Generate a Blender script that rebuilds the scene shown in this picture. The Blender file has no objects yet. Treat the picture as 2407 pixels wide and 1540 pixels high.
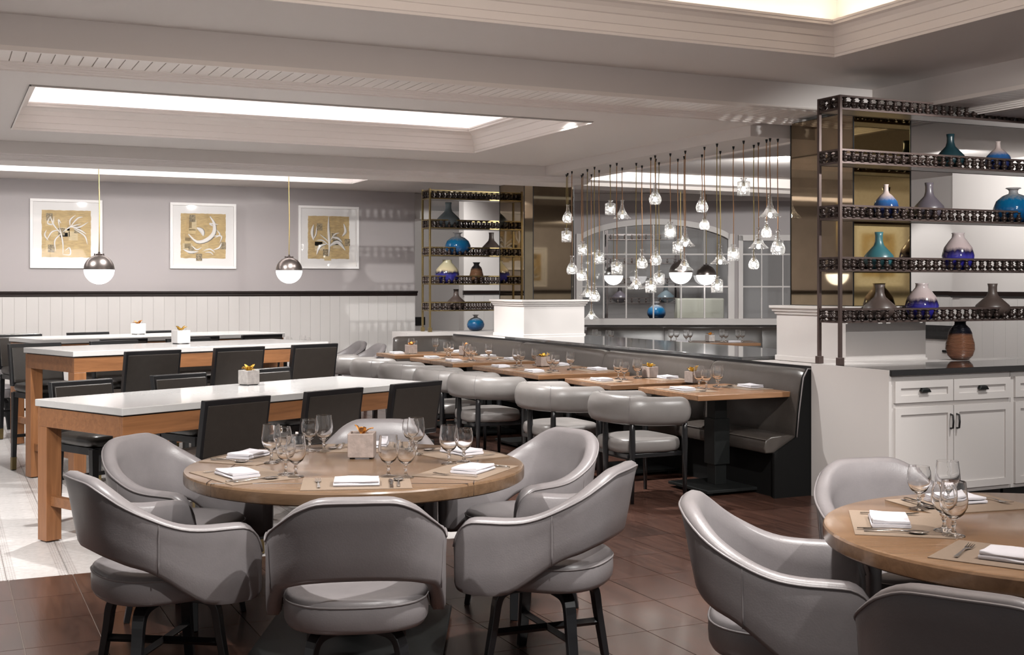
import bpy, bmesh, math, random
from mathutils import Vector, Matrix
random.seed(7)
S = bpy.context.scene
COL = S.collection
PI = math.pi
# ------------------------------------------------------------------ camera, world, exposure
YAW = math.radians(25.1)
FW = (math.sin(YAW), math.cos(YAW)); RT = (math.cos(YAW), -math.sin(YAW))
EYE = 1.55; FPX = 2860.0; CX = 1203.5; HY = 676.0
cam = bpy.data.cameras.new('camera'); cam.sensor_width = 36; cam.lens = 36*FPX/2407
cam.shift_y = (HY-770)/2407; cam.clip_end = 100; cam.clip_start = .05
cam_o = bpy.data.objects.new('camera', cam); COL.objects.link(cam_o)
cam_o.location = (0, 0, EYE); cam_o.rotation_euler = (PI/2, 0, -YAW); S.camera = cam_o
S.view_settings.view_transform = 'Standard'; S.view_settings.look = 'None'
S.view_settings.gamma = 1; S.view_settings.use_curve_mapping = False
S.view_settings.exposure = .5
S.cycles.use_denoising = True; S.cycles.max_bounces = 14; S.cycles.transmission_bounces = 14; S.cycles.diffuse_bounces = 4; S.cycles.glossy_bounces = 5; S.cycles.transparent_max_bounces = 24
S.cycles.sample_clamp_indirect = 6; S.cycles.caustics_reflective = False
W = bpy.data.worlds.new('world'); S.world = W; W.use_nodes = True
W.node_tree.nodes['Background'].inputs[0].default_value = (1, .98, .97, 1)
W.node_tree.nodes['Background'].inputs[1].default_value = .34

def G(lat, z):                      # metres right of / ahead of the camera -> room x, y
    return (FW[0]*z+RT[0]*lat, FW[1]*z+RT[1]*lat)
def area(loc, size, power, rot=(0, 0, 0), col=(1, 1, 1), sy=None):
    l = bpy.data.lights.new('area_lamp', 'AREA'); l.energy = power; l.color = col
    l.shape = 'RECTANGLE'; l.size = size; l.size_y = sy or size
    o = bpy.data.objects.new('area_lamp', l); COL.objects.link(o); o.location = loc; o.rotation_euler = rot
def spot(loc, to, power, deg=60, rad=.04, blend=.5, col=(1, .98, .95)):
    l = bpy.data.lights.new('spot_lamp', 'SPOT'); l.energy = power; l.color = col
    l.spot_size = math.radians(deg); l.spot_blend = blend; l.shadow_soft_size = rad
    o = bpy.data.objects.new('spot_lamp', l); COL.objects.link(o); o.location = loc
    o.rotation_euler = (Vector(to)-Vector(loc)).to_track_quat('-Z', 'Y').to_euler()
# cove lamps inside the two ceiling coffers and the far tray (on their ledges, shining up)
for x0, x1, y0, y1, z, p, c in ((0, 5.57, 3.2, 6.65, 3.146, 7, (1, .84, .64)), (.52, 4.75, 8.58, 11.0, 2.884, 7, (1, .95, .96))):
    area(((x0+x1)/2, y1+.04, z+.23), x1-x0, p, (PI, 0, 0), c, .07)
    area(((x0+x1)/2, y0-.04, z+.23), x1-x0, p, (PI, 0, 0), c, .07)
    area((x0-.04, (y0+y1)/2, z+.23), .07, p*.6, (PI, 0, 0), c, y1-y0)
    area((x1+.04, (y0+y1)/2, z+.23), .07, p*.6, (PI, 0, 0), c, y1-y0)
area((.85, 14.9, 3.02), 7.6, 60, (math.radians(150), 0, 0), (1, .96, .95), .12)
area((2.0, 2.7, 2.25), 2.2, 70, (math.radians(180-12), 0, 0), (1, .90, .82))  # added up-light with no known source, brightens the front ceiling and trim
spot((4.2, .6, 3.0), (6.9, 7.1, 1.0), 320, 34)  # added spot reaching under the shelf to brighten plinth and cabinet doors
# ceiling downlights: over the round tables and aisle (above and out of the view); added spots hidden inside coffer, tray and nook
spot((2.9, 3.2, 3.1), (2.2, 4.9, 0), 330, 75)
spot((.2, 4.3, 3.1), (1.2, 5.6, 0), 300, 75)
spot((3.9, 4.4, 3.1), (4.1, 6.4, 0), 330, 75)
spot((3.5, 1.4, 3.1), (3.4, 2.6, .6), 230, 80)
spot((-1.6, 5.6, 3.1), (-1.5, 7.8, 0), 520, 90)
spot((1.5, 2.2, 3.1), (1.6, 4.3, .6), 170, 85)
for x, p in ((1.0, 260), (2.6, 240), (4.3, 260)):
    spot((x, 8.72, 2.97), (x-.1, 9.2, .8), p, 110)
for x in (.3, 2.0, 3.7):
    spot((x, 12.66, 2.9), (x, 14.2, .8), 190, 120)
for y in (8.5, 10.2, 11.9):
    spot((6.72, y, 2.98), (7.5, y+1.4, .8), 70, 100)
spot((4.55, 8.72, 2.98), (5.1, 8.0, .75), 190, 80)
spot((4.55, 8.80, 2.98), (5.2, 10.2, .75), 190, 80)
spot((4.70, 12.68, 2.95), (5.2, 12.2, .75), 190, 100)
spot((4.75, 12.75, 2.95), (5.2, 13.8, .75), 150, 100)
spot((8.6, 11.0, 2.98), (8.8, 14.8, 1.0), 330, 120)
spot((10.7, 12.6, 2.85), (12.2, 12.3, 1.2), 60, 70)
spot((9.6, 9.6, 2.9), (12.0, 11.5, 1.2), 110, 110)
spot((6.8, 5.2, 2.95), (7.0, 7.0, 1.2), 430, 110)
spot((7.0, 16.9, 2.9), (6.4, 19.2, 1.2), 80, 130)
spot((*G(2.2, 20.0), 2.9), (*G(2.4, 23), 1.2), 260, 120)  # added spot brightening the invented room behind the nook's mirror pane
spot((*G(2.6, 16.2), 2.95), (*G(2.4, 18.6), 1.2), 480, 120)

spot((11.5, 4.2, 2.8), (11.6, 1.8, 1.3), 200, 110)  # added unseen spot for the out-of-frame wall mirrored in the far pillar

# ------------------------------------------------------------------ materials
MAT = {}
def nd(nt, t, **kw):
    n = nt.nodes.new(t)
    for k, v in kw.items():
        if k in n.inputs: n.inputs[k].default_value = v
        else: setattr(n, k, v)
    return n
def mat(name, col, rough=.5, metal=0, noise=0, nscale=8, bump=0, bscale=200, stretch=(1, 1, 1), coat=0, spec=.5, col2=None, emit=None):
    if name in MAT: return MAT[name]
    m = bpy.data.materials.new(name); m.use_nodes = True; nt = m.node_tree; L = nt.links.new
    b = nt.nodes['Principled BSDF']; MAT[name] = m
    b.inputs['Base Color'].default_value = (*col, 1); b.inputs['Roughness'].default_value = rough
    b.inputs['Metallic'].default_value = metal; b.inputs['Specular IOR Level'].default_value = spec
    if coat: b.inputs['Coat Weight'].default_value = coat; b.inputs['Coat Roughness'].default_value = .08
    if emit: b.inputs['Emission Color'].default_value = (*emit[0], 1); b.inputs['Emission Strength'].default_value = emit[1]
    if noise or bump:
        tc = nd(nt, 'ShaderNodeTexCoord'); mp = nd(nt, 'ShaderNodeMapping'); mp.inputs['Scale'].default_value = stretch
        L(tc.outputs['Object'], mp.inputs[0])
    if noise:
        n = nd(nt, 'ShaderNodeTexNoise', Scale=nscale, Detail=6.0, Roughness=.6); L(mp.outputs[0], n.inputs['Vector'])
        r = nd(nt, 'ShaderNodeValToRGB'); c2 = col2 or tuple(c*(1-noise) for c in col)
        r.color_ramp.elements[0].position = .3; r.color_ramp.elements[1].position = .72
        r.color_ramp.elements[0].color = (*c2, 1); r.color_ramp.elements[1].color = (*col, 1)
        L(n.outputs['Fac'], r.inputs[0]); L(r.outputs[0], b.inputs['Base Color'])
    if bump:
        n2 = nd(nt, 'ShaderNodeTexNoise', Scale=bscale, Detail=3.0); L(mp.outputs[0], n2.inputs['Vector'])
        bp = nd(nt, 'ShaderNodeBump', Strength=bump, Distance=.01); L(n2.outputs['Fac'], bp.inputs['Height']); L(bp.outputs[0], b.inputs['Normal'])
    return m
def wood(name, c1, c2, rough=.35, axis=0, scale=1.0, coat=0, spec=.5):
    if name in MAT: return MAT[name]
    m = bpy.data.materials.new(name); m.use_nodes = True; nt = m.node_tree; L = nt.links.new; MAT[name] = m
    b = nt.nodes['Principled BSDF']; b.inputs['Roughness'].default_value = rough; b.inputs['Specular IOR Level'].default_value = spec
    if coat: b.inputs['Coat Weight'].default_value = coat; b.inputs['Coat Roughness'].default_value = .12
    tc = nd(nt, 'ShaderNodeTexCoord'); oi = nd(nt, 'ShaderNodeObjectInfo'); mp = nd(nt, 'ShaderNodeMapping')
    s = [22*scale]*3; s[axis] = 1.6*scale; mp.inputs['Scale'].default_value = s
    ad = nd(nt, 'ShaderNodeVectorMath', operation='ADD'); mu = nd(nt, 'ShaderNodeMath', operation='MULTIPLY'); mu.inputs[1].default_value = 37
    L(oi.outputs['Random'], mu.inputs[0]); L(tc.outputs['Object'], ad.inputs[0]); L(mu.outputs[0], ad.inputs[1]); L(ad.outputs[0], mp.inputs[0])
    n = nd(nt, 'ShaderNodeTexNoise', Scale=1.0, Detail=8.0, Roughness=.65, Distortion=.9); L(mp.outputs[0], n.inputs['Vector'])
    r = nd(nt, 'ShaderNodeValToRGB'); e = r.color_ramp.elements
    e[0].position = .33; e[1].position = .68; e[0].color = (*c2, 1); e[1].color = (*c1, 1)
    L(n.outputs['Fac'], r.inputs[0])
    hv = nd(nt, 'ShaderNodeHueSaturation'); mr = nd(nt, 'ShaderNodeMapRange'); mr.inputs[3].default_value = .78; mr.inputs[4].default_value = 1.16
    L(oi.outputs['Random'], mr.inputs[0]); L(mr.outputs[0], hv.inputs['Value']); L(r.outputs[0], hv.inputs['Color']); L(hv.outputs[0], b.inputs['Base Color'])
    bp = nd(nt, 'ShaderNodeBump', Strength=.12, Distance=.004); L(n.outputs['Fac'], bp.inputs['Height']); L(bp.outputs[0], b.inputs['Normal'])
    return m
def glass(name, tint=(1, 1, 1), edge=.8, base=.03, bump=0, bscale=60, pw=2.6, glow=0):
    m = bpy.data.materials.new(name); m.use_nodes = True; nt = m.node_tree; L = nt.links.new; MAT[name] = m
    nt.nodes.remove(nt.nodes['Principled BSDF']); out = nt.nodes['Material Output']
    tr = nd(nt, 'ShaderNodeBsdfTransparent'); tr.inputs[0].default_value = (*tint, 1)
    gl = nd(nt, 'ShaderNodeBsdfAnisotropic' if False else 'ShaderNodeBsdfGlossy', Roughness=.03); gl.inputs[0].default_value = (1, 1, 1, 1)
    lw = nd(nt, 'ShaderNodeLayerWeight', Blend=.5)
    p = nd(nt, 'ShaderNodeMath', operation='POWER'); p.inputs[1].default_value = pw
    ma = nd(nt, 'ShaderNodeMath', operation='MULTIPLY_ADD'); ma.inputs[1].default_value = edge; ma.inputs[2].default_value = base
    L(lw.outputs['Facing'], p.inputs[0]); L(p.outputs[0], ma.inputs[0])
    mx = nd(nt, 'ShaderNodeMixShader'); L(ma.outputs[0], mx.inputs[0]); L(tr.outputs[0], mx.inputs[1]); L(gl.outputs[0], mx.inputs[2]); L(mx.outputs[0], out.inputs[0])
    if glow:        # frosted cuts in the glass scatter the bulb's light
        tl = nd(nt, 'ShaderNodeBsdfTranslucent'); m2 = nd(nt, 'ShaderNodeMixShader'); m2.inputs[0].default_value = glow
        L(mx.outputs[0], m2.inputs[1]); L(tl.outputs[0], m2.inputs[2]); L(m2.outputs[0], out.inputs[0])
    if bump:
        tc = nd(nt, 'ShaderNodeTexCoord'); v = nd(nt, 'ShaderNodeTexVoronoi', Scale=bscale); L(tc.outputs['Object'], v.inputs['Vector'])
        bp = nd(nt, 'ShaderNodeBump', Strength=bump, Distance=.01); L(v.outputs['Distance'], bp.inputs['Height'])
        L(bp.outputs[0], lw.inputs['Normal']); L(bp.outputs[0], gl.inputs['Normal'])
    return m
def bands(name, stops, rough=.2, wob=.06, scale=14, bump=0):
    """glaze of a pot: colour bands up its height with a runny edge"""
    m = bpy.data.materials.new(name); m.use_nodes = True; nt = m.node_tree; L = nt.links.new; MAT[name] = m
    b = nt.nodes['Principled BSDF']; b.inputs['Roughness'].default_value = rough
    tc = nd(nt, 'ShaderNodeTexCoord'); sp = nd(nt, 'ShaderNodeSeparateXYZ'); L(tc.outputs['Generated'], sp.inputs[0])
    mp = nd(nt, 'ShaderNodeMapping'); mp.inputs['Scale'].default_value = (1, 1, .35); L(tc.outputs['Generated'], mp.inputs[0])
    n = nd(nt, 'ShaderNodeTexNoise', Scale=scale, Detail=4.0); L(mp.outputs[0], n.inputs['Vector'])
    a = nd(nt, 'ShaderNodeMath', operation='MULTIPLY_ADD'); a.inputs[1].default_value = wob*2; L(n.outputs['Fac'], a.inputs[0])
    sub = nd(nt, 'ShaderNodeMath', operation='SUBTRACT'); sub.inputs[1].default_value = wob; L(sp.outputs['Z'], sub.inputs[0]); L(sub.outputs[0], a.inputs[2])
    r = nd(nt, 'ShaderNodeValToRGB'); e = r.color_ramp.elements
    while len(e) < len(stops): e.new(.5)
    for k, (q, c) in enumerate(stops): e[k].position = q; e[k].color = (*c, 1)
    L(a.outputs[0], r.inputs[0]); L(r.outputs[0], b.inputs['Base Color'])
    if bump:
        w = nd(nt, 'ShaderNodeTexWave', Scale=bump, bands_direction='Z'); L(tc.outputs['Generated'], w.inputs['Vector'])
        bp = nd(nt, 'ShaderNodeBump', Strength=.8, Distance=.01); L(w.outputs['Fac'], bp.inputs['Height']); L(bp.outputs[0], b.inputs['Normal'])
    return m
M_ceil = mat('ceiling_paint', (.66, .62, .60), .6, bump=.02, bscale=60)
M_trim = mat('trim_paint', (.80, .745, .71), .35)
M_cove = mat('cove_paint', (.78, .74, .72), .6)
M_wall = mat('grey_wall_paint', (.36, .33, .33), .6, bump=.03, bscale=90)
M_white = mat('white_paint', (.56, .53, .515), .45)
M_plank = mat('wainscot_paint', (.50, .478, .465), .45)
M_dark = mat('dark_stained_wood', (.018, .012, .011), .32)
M_black = mat('black_lacquer', (.008, .008, .009), .28)
M_void = mat('matt_black_base', (.006, .006, .006), .75, spec=.12)
M_iron = mat('black_steel', (.010, .011, .011), .5, spec=.25, noise=.3, nscale=30)
M_leather = mat('grey_leather', (.17, .156, .159), .36, noise=.10, nscale=14, bump=.05, bscale=160)
M_leather2 = mat('dove_leather', (.165, .153, .147), .34, noise=.08, nscale=14, bump=.05, bscale=160)
M_pipe = mat('leather_piping', (.17, .155, .157), .4)
M_brownl = mat('dark_brown_leather', (.026, .022, .019), .30, noise=.2, nscale=20, bump=.05, bscale=150)
M_banq = mat('taupe_leather', (.050, .042, .037), .30, noise=.22, nscale=9, bump=.06, bscale=90)
M_oak = wood('oak', (.165, .10, .058), (.108, .064, .035), .26, 0, 1, .15)
M_oakr = wood('oak_right', (.235, .125, .065), (.165, .082, .04), .26, 0, 1, .15)
M_walnut = wood('brown_table_wood', (.20, .115, .062), (.13, .072, .037), .22, 0, 1, .4)
M_teak = wood('reddish_table_wood', (.285, .125, .052), (.18, .076, .031), .38, 0)
M_teakz = wood('reddish_leg_wood', (.285, .125, .052), (.18, .076, .031), .38, 2)
M_stone = mat('white_quartz', (.50, .49, .485), .12, noise=.04, nscale=40)
M_floorw = wood('parquet_wood', (.080, .038, .027), (.026, .012, .009), .26, 1, 1.7, .2)
M_tile = mat('pale_patterned_tile', (.60, .575, .565), .30, noise=.28, nscale=26, bump=.12, bscale=60)
def studs(m):
    nt = m.node_tree; L = nt.links.new; b = nt.nodes['Principled BSDF']; tc = nd(nt, 'ShaderNodeTexCoord'); sp = nd(nt, 'ShaderNodeSeparateXYZ'); L(tc.outputs['Object'], sp.inputs[0])
    def mth(op, a, b_=None, c=None):
        n = nd(nt, 'ShaderNodeMath', operation=op)
        for k, v in enumerate((a, b_, c)):
            if v is None: continue
            if isinstance(v, (int, float)): n.inputs[k].default_value = v
            else: L(v, n.inputs[k])
        return n.outputs[0]
    k = 2*PI/.026
    d = mth('MULTIPLY', mth('SINE', mth('MULTIPLY', sp.outputs['X'], k)), mth('SINE', mth('MULTIPLY', sp.outputs['Y'], k)))
    ax = mth('ABSOLUTE', sp.outputs['X']); band = mth('GREATER_THAN', ax, .104)
    f = mth('MULTIPLY', mth('GREATER_THAN', d, .45), band)
    mx = nd(nt, 'ShaderNodeMixRGB'); mx.inputs[2].default_value = (.20, .165, .155, 1); L(f, mx.inputs[0])
    old = b.inputs['Base Color'].links[0].from_socket; L(old, mx.inputs[1]); L(mx.outputs[0], b.inputs['Base Color'])
studs(M_tile)
M_grout = mat('grout', (.30, .25, .22), .8)
M_brass = mat('aged_brass', (.22, .165, .075), .36, .9)
M_bronze = mat('dark_bronze', (.030, .019, .016), .36, .3)
M_bronzer = mat('bronze_frame', (.085, .060, .054), .4, .5)
M_shelf = mat('shelf_metal', (.30, .28, .28), .3, .6)
M_granite = mat('black_granite', (.010, .010, .011), .06, spec=.8)
M_ledge = mat('polished_dark_stone', (.05, .052, .055), .05, spec=1.0, coat=1)
M_linen = mat('white_linen', (.50, .485, .515), .8, bump=.1, bscale=300)
M_matp = mat('woven_placemat', (.22, .163, .12), .6, noise=.25, nscale=60, stretch=(1, 14, 1), bump=.2, bscale=120)
M_steel = mat('polished_steel', (.62, .6, .58), .14, 1)
M_conc = mat('concrete', (.47, .44, .42), .75, noise=.35, nscale=25, bump=.15, bscale=60)
M_concb = mat('brown_concrete', (.27, .215, .19), .7, noise=.35, nscale=25, bump=.15, bscale=60)
M_petal = mat('orange_petal', (.75, .30, .05), .5, noise=.5, nscale=30)
M_petaly = mat('yellow_petal', (.80, .45, .05), .5, noise=.5, nscale=30)
M_cord = mat('copper_cord', (.40, .20, .085), .45)
M_cordy = mat('gold_cord', (.34, .25, .08), .45)
M_bulb = mat('lit_bulb', (1, 1, 1), .4, emit=((1, .97, .92), 26))
M_opal = mat('lit_opal_glass', (1, 1, 1), .3, emit=((1, .97, .96), 3.2))
M_cap = mat('brushed_gunmetal', (.20, .175, .165), .30, .95)
M_goblet = mat('clear_glass', (1, 1, 1), .0); M_goblet.node_tree.nodes['Principled BSDF'].inputs['Transmission Weight'].default_value = 1; M_goblet.node_tree.nodes['Principled BSDF'].inputs['IOR'].default_value = 1.48
M_cut = glass('cut_glass', (.96, .97, .97), .95, .12, .9, 55, 1.4, .13)
M_glazing = glass('picture_glazing', (.985, .985, .985), .5, .02)
M_pane = glass('mirror_stand_in_glass', (.93, .94, .95), .55, .05)  # clear pane in place of the nook wall's mirror
M_mirror = mat('bronze_mirror', (.36, .29, .20), .03, 1, noise=.25, nscale=2.2)
M_mirrora = mat('antique_gold_mirror', (.55, .43, .22), .05, 1, noise=.8, nscale=38, col2=(.50, .385, .19))
M_paper = mat('old_newsprint', (.62, .45, .22), .75, noise=.35, nscale=6, stretch=(2, 1, 9))
M_ink = mat('printed_ink', (.03, .028, .025), .8, noise=.9, nscale=60, col2=(.5, .4, .25))
M_chalk = mat('white_pigment', (.80, .77, .74), .8)
M_mount = mat('white_mount', (.80, .78, .77), .6)

# ------------------------------------------------------------------ mesh helpers
def link(name, me, m, parent=None, loc=(0, 0, 0), rz=0):
    o = bpy.data.objects.new(name, me); COL.objects.link(o); o.parent = parent; o.location = loc; o.rotation_euler = (0, 0, rz)
    if m and not me.materials: me.materials.append(m)
    return o
class MB:
    def __init__(s): s.v = []; s.f = []
    def add(s, v, f):
        n = len(s.v); s.v += [tuple(p) for p in v]; s.f += [[i+n for i in q] for q in f]; return s
    def box(s, x0, x1, y0, y1, z0, z1):
        return s.add([(x0, y0, z0), (x1, y0, z0), (x1, y1, z0), (x0, y1, z0), (x0, y0, z1), (x1, y0, z1), (x1, y1, z1), (x0, y1, z1)],
                     [(3, 2, 1, 0), (4, 5, 6, 7), (0, 1, 5, 4), (1, 2, 6, 5), (2, 3, 7, 6), (3, 0, 4, 7)])
    def loft(s, rings, cap=True, close=True):
        k = len(rings[0]); v = [p for r in rings for p in r]; f = []
        for i in range(len(rings)-1):
            for j in range(k if close else k-1):
                a = i*k+j; b = i*k+(j+1) % k; f.append((a, b, b+k, a+k))
        if cap: f.append(tuple(range(k))[::-1]); f.append(tuple(range((len(rings)-1)*k, len(rings)*k)))
        return s.add(v, f)
    def lathe(s, prof, n=20, cx=0, cy=0, cap=True):
        return s.loft([[(cx+r*math.cos(2*PI*j/n), cy+r*math.sin(2*PI*j/n), z) for j in range(n)] for r, z in prof], cap)
    def tube(s, path, r, n=8, closed=False, r2=None):
        P = [Vector(p) for p in path]; rings = []; m = len(P); up = Vector((0, 0, 1)); last = None
        for i, p in enumerate(P):
            t = (P[(i+1) % m]-P[i-1]) if closed else (P[min(i+1, m-1)]-P[max(i-1, 0)])
            t.normalize()
            u = last if last else (up if abs(t.z) < .9 else Vector((1, 0, 0)))
            a = (u-t*u.dot(t)).normalized(); last = a; b = t.cross(a)
            ra = r[i] if isinstance(r, (list, tuple)) else r; rb = (r2[i] if isinstance(r2, (list, tuple)) else r2) if r2 else ra
            rings.append([p+a*(ra*math.cos(2*PI*j/n))+b*(rb*math.sin(2*PI*j/n)) for j in range(n)])
        if closed: rings.append(rings[0])
        return s.loft(rings, not closed)
    def me(s, smooth=False):
        me = bpy.data.meshes.new('mesh'); me.from_pydata(s.v, [], s.f); me.update()
        bm = bmesh.new(); bm.from_mesh(me); bmesh.ops.remove_doubles(bm, verts=bm.verts, dist=1e-6); bmesh.ops.recalc_face_normals(bm, faces=bm.faces); bm.to_mesh(me); bm.free()
        if smooth:
            me.polygons.foreach_set('use_smooth', [True]*len(me.polygons))
            if smooth is not True: me.set_sharp_from_angle(angle=smooth)
        return me
    def ob(s, name, m, parent=None, smooth=False, bevel=0, loc=(0, 0, 0), rz=0, seg=2):
        o = link(name, s.me(smooth), m, parent, loc, rz)
        if bevel:
            b = o.modifiers.new('bevel', 'BEVEL'); b.width = bevel; b.segments = seg; b.limit_method = 'ANGLE'; b.angle_limit = .6
        return o
def box(name, m, x0, x1, y0, y1, z0, z1, parent=None, bevel=0, loc=(0, 0, 0), rz=0):
    return MB().box(x0, x1, y0, y1, z0, z1).ob(name, m, parent, False, bevel, loc, rz)
def prism(name, m, prof, axis, a, b, parent=None, smooth=False):
    f = (lambda p, t: (t, p[0], p[1])) if axis == 'x' else (lambda p, t: (p[0], t, p[1]))
    return MB().loft([[f(p, a) for p in prof], [f(p, b) for p in prof]]).ob(name, m, parent, smooth)
def empty(name, label, cat, loc=(0, 0, 0), rz=0, group=None):
    o = bpy.data.objects.new(name, None); COL.objects.link(o); o.location = loc; o.rotation_euler = (0, 0, rz); o.empty_display_size = .1
    return tag(o, label, cat, group)
def tag(o, label, cat=None, group=None):
    o['label'] = label
    if cat: o['category'] = cat
    if group: o['group'] = group
    return o
def st(o): o['kind'] = 'structure'; return o
def dup(root, loc, rz=0, label=None, group=None):
    r = root.copy(); COL.objects.link(r); r.location = loc; r.rotation_euler = (0, 0, rz)
    if label: r['label'] = label
    if group: r['group'] = group
    for ch in KIDS(root):
        c = ch.copy(); COL.objects.link(c); c.parent = r
        for g in KIDS(ch):
            d = g.copy(); COL.objects.link(d); d.parent = c
    return r
_K = {}
def KIDS(o):
    if o.name not in _K: _K[o.name] = [c for c in bpy.data.objects if c.parent == o]
    return _K[o.name]
class Proto:
    """first placing moves the thing itself, later ones copy it"""
    def __init__(s, root): s.r = root; s.used = False
    def put(s, loc, rz, label, group=None):
        if not s.used:
            s.used = True; KIDS(s.r); [KIDS(c) for c in KIDS(s.r)]
            s.r.location = loc; s.r.rotation_euler = (0, 0, rz); s.r['label'] = label
            if group: s.r['group'] = group
            return s.r
        return dup(s.r, loc, rz, label, group)
def spline(pts, n):
    out = []; m = len(pts)
    for i in range(n):
        t = i/(n-1)*(m-1); k = min(int(t), m-2); u = t-k
        p0, p1, p2, p3 = pts[max(k-1, 0)], pts[k], pts[k+1], pts[min(k+2, m-1)]
        out.append(tuple(.5*((2*b)+(c-a)*u+(2*a-5*b+4*c-d)*u*u+(-a+3*b-3*c+d)*u**3) for a, b, c, d in zip(p0, p1, p2, p3)))
    return out
def facing(dx, dy): return math.atan2(dy, dx)-PI/2        # turn a thing whose front is local +y towards (dx, dy)
def ringplate(name, m, x0, x1, y0, y1, hx0, hx1, hy0, hy1, z, t=.12):
    o = [(x0, y0), (x1, y0), (x1, y1), (x0, y1)]; i = [(hx0, hy0), (hx1, hy0), (hx1, hy1), (hx0, hy1)]
    v = [(*p, z) for p in o+i]+[(*p, z+t) for p in o+i]; f = []
    for k in range(4):
        n = (k+1) % 4; f += [(k, n, n+4, k+4), (k+8, n+8, n+12, k+12), (k, n, n+8, k+8), (k+4, n+4, n+12, k+12)]
    return st(MB().add(v, f).ob(name, m))
def rectloft(name, m, x0, x1, y0, y1, z, prof, lid=True):
    rings = [[(x0+i, y0+i, z+h), (x1-i, y0+i, z+h), (x1-i, y1-i, z+h), (x0+i, y1-i, z+h)] for i, h in prof]
    b = MB().loft(rings, False)
    if lid: n = len(rings)*4; b.f.append([n-4, n-3, n-2, n-1])
    return st(b.ob(name, m))

# ------------------------------------------------------------------ ceilings, beams, coffers
ringplate('ceiling', M_ceil, -9, 6.80, -4, 7.66, 0, 5.57, 3.2, 6.65, 3.146, .1)
CP = [(0, -.012), (.012, -.012), (.014, .004), (.020, .008), (.024, .055), (.030, .058), (.040, .112), (.050, .118), (.062, .15), (.085, .172), (.118, .180), (.118, .196), (.126, .20), (.126, .215), (.0, .215)]
rectloft('trim_1', M_trim, 0, 5.57, 3.2, 6.65, 3.146, CP, False)
rectloft('ceiling', M_cove, 0, 5.57, 3.2, 6.65, 3.146, [(0, .214), (-.12, .215), (-.12, .42), (-.09, .43)])
ringplate('ceiling', M_ceil, -9, 6.02, 8.09, 11.96, .52, 4.75, 8.58, 11.0, 2.884, .1)
rectloft('trim_2', M_trim, .52, 4.75, 8.58, 11.0, 2.884, CP, False)
rectloft('ceiling', M_cove, .52, 4.75, 8.58, 11.0, 2.884, [(0, .214), (-.12, .215), (-.12, .42), (-.09, .43)])
# cross beam along x with a plank underside and stepped crown; the same beam turned along y on the right
CR = [(8.02, 2.945), (8.02, 2.932), (8.032, 2.930), (8.036, 2.921), (8.046, 2.919), (8.050, 2.909), (8.062, 2.907), (8.068, 2.896), (8.085, 2.893), (8.088, 2.884), (8.0885, 2.884), (8.0885, 2.945)]
bx = st(box('ceiling', M_ceil, -9, 6.80, 7.66, 8.2, 2.947, 3.25))
st(box('trim_3', M_trim, -9, 6.82, 7.65, 7.675, 2.930, 2.96))
st(prism('trim_4', M_trim, CR, 'x', -9, 7.15))
pm = MB().box(-.0365, .0365, 7.676, 8.02, 2.933, 2.947).me()
for k in range(92): link('plank', pm, M_trim, bx, (-.55+.08*k, 0, 0))
by = st(box('ceiling', M_ceil, 6.80, 7.34, -4, 8.2, 2.947, 3.25))
st(box('trim_5', M_trim, 6.79, 6.815, -4, 7.66, 2.930, 2.96))
st(prism('trim_6', M_trim, [(x-8.02+7.16, z) for x, z in CR], 'y', -4, 8.02))
pm2 = MB().box(6.816, 7.16, -.0365, .0365, 2.933, 2.947).me()
for k in range(60): link('plank', pm2, M_trim, by, (0, 3.1+.08*k, 0))
st(box('ceiling', M_ceil, 7.3, 15, -4, 8.2, 2.884, 2.98))
# second beam, bulkhead above the partition, far tray, nook ceiling
CR2 = [(11.95, 2.884), (11.95, 2.77), (11.965, 2.766), (11.975, 2.75), (11.99, 2.747), (12.0, 2.732), (12.02, 2.73), (12.03, 2.714), (12.05, 2.71), (12.5, 2.71), (12.5, 2.9), (11.95, 2.9)]
st(prism('trim_7', M_ceil, CR2, 'x', -9, 6.58))
ringplate('ceiling', M_ceil, -9, 6.56, 12.45, 16.6, -3.2, 4.9, 12.55, 15.45, 2.92, .015)
rectloft('ceiling', M_cove, -3.2, 4.9, 12.55, 15.45, 2.92, [(0, .0155), (-.02, .0155), (-.02, .26)])
st(box('ceiling', M_ceil, 6.0, 6.56, 8.2, 12.5, 2.79, 3.1))
st(box('trim_8', M_trim, 6.54, 6.58, 8.2, 12.5, 2.775, 2.83))
st(box('ceiling', M_ceil, 6.56, 15, 8.2, 26, 3.02, 3.1))
st(box('ceiling', M_ceil, -9, 6.4, 16.6, 26, 2.93, 3.0))
st(prism('trim_9', M_trim, [(13.4, 3.02), (13.4, 2.9), (13.5, 2.88), (13.55, 2.84), (14.1, 2.84), (14.2, 2.88), (14.25, 3.02)], 'x', 6.57, 14))

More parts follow.
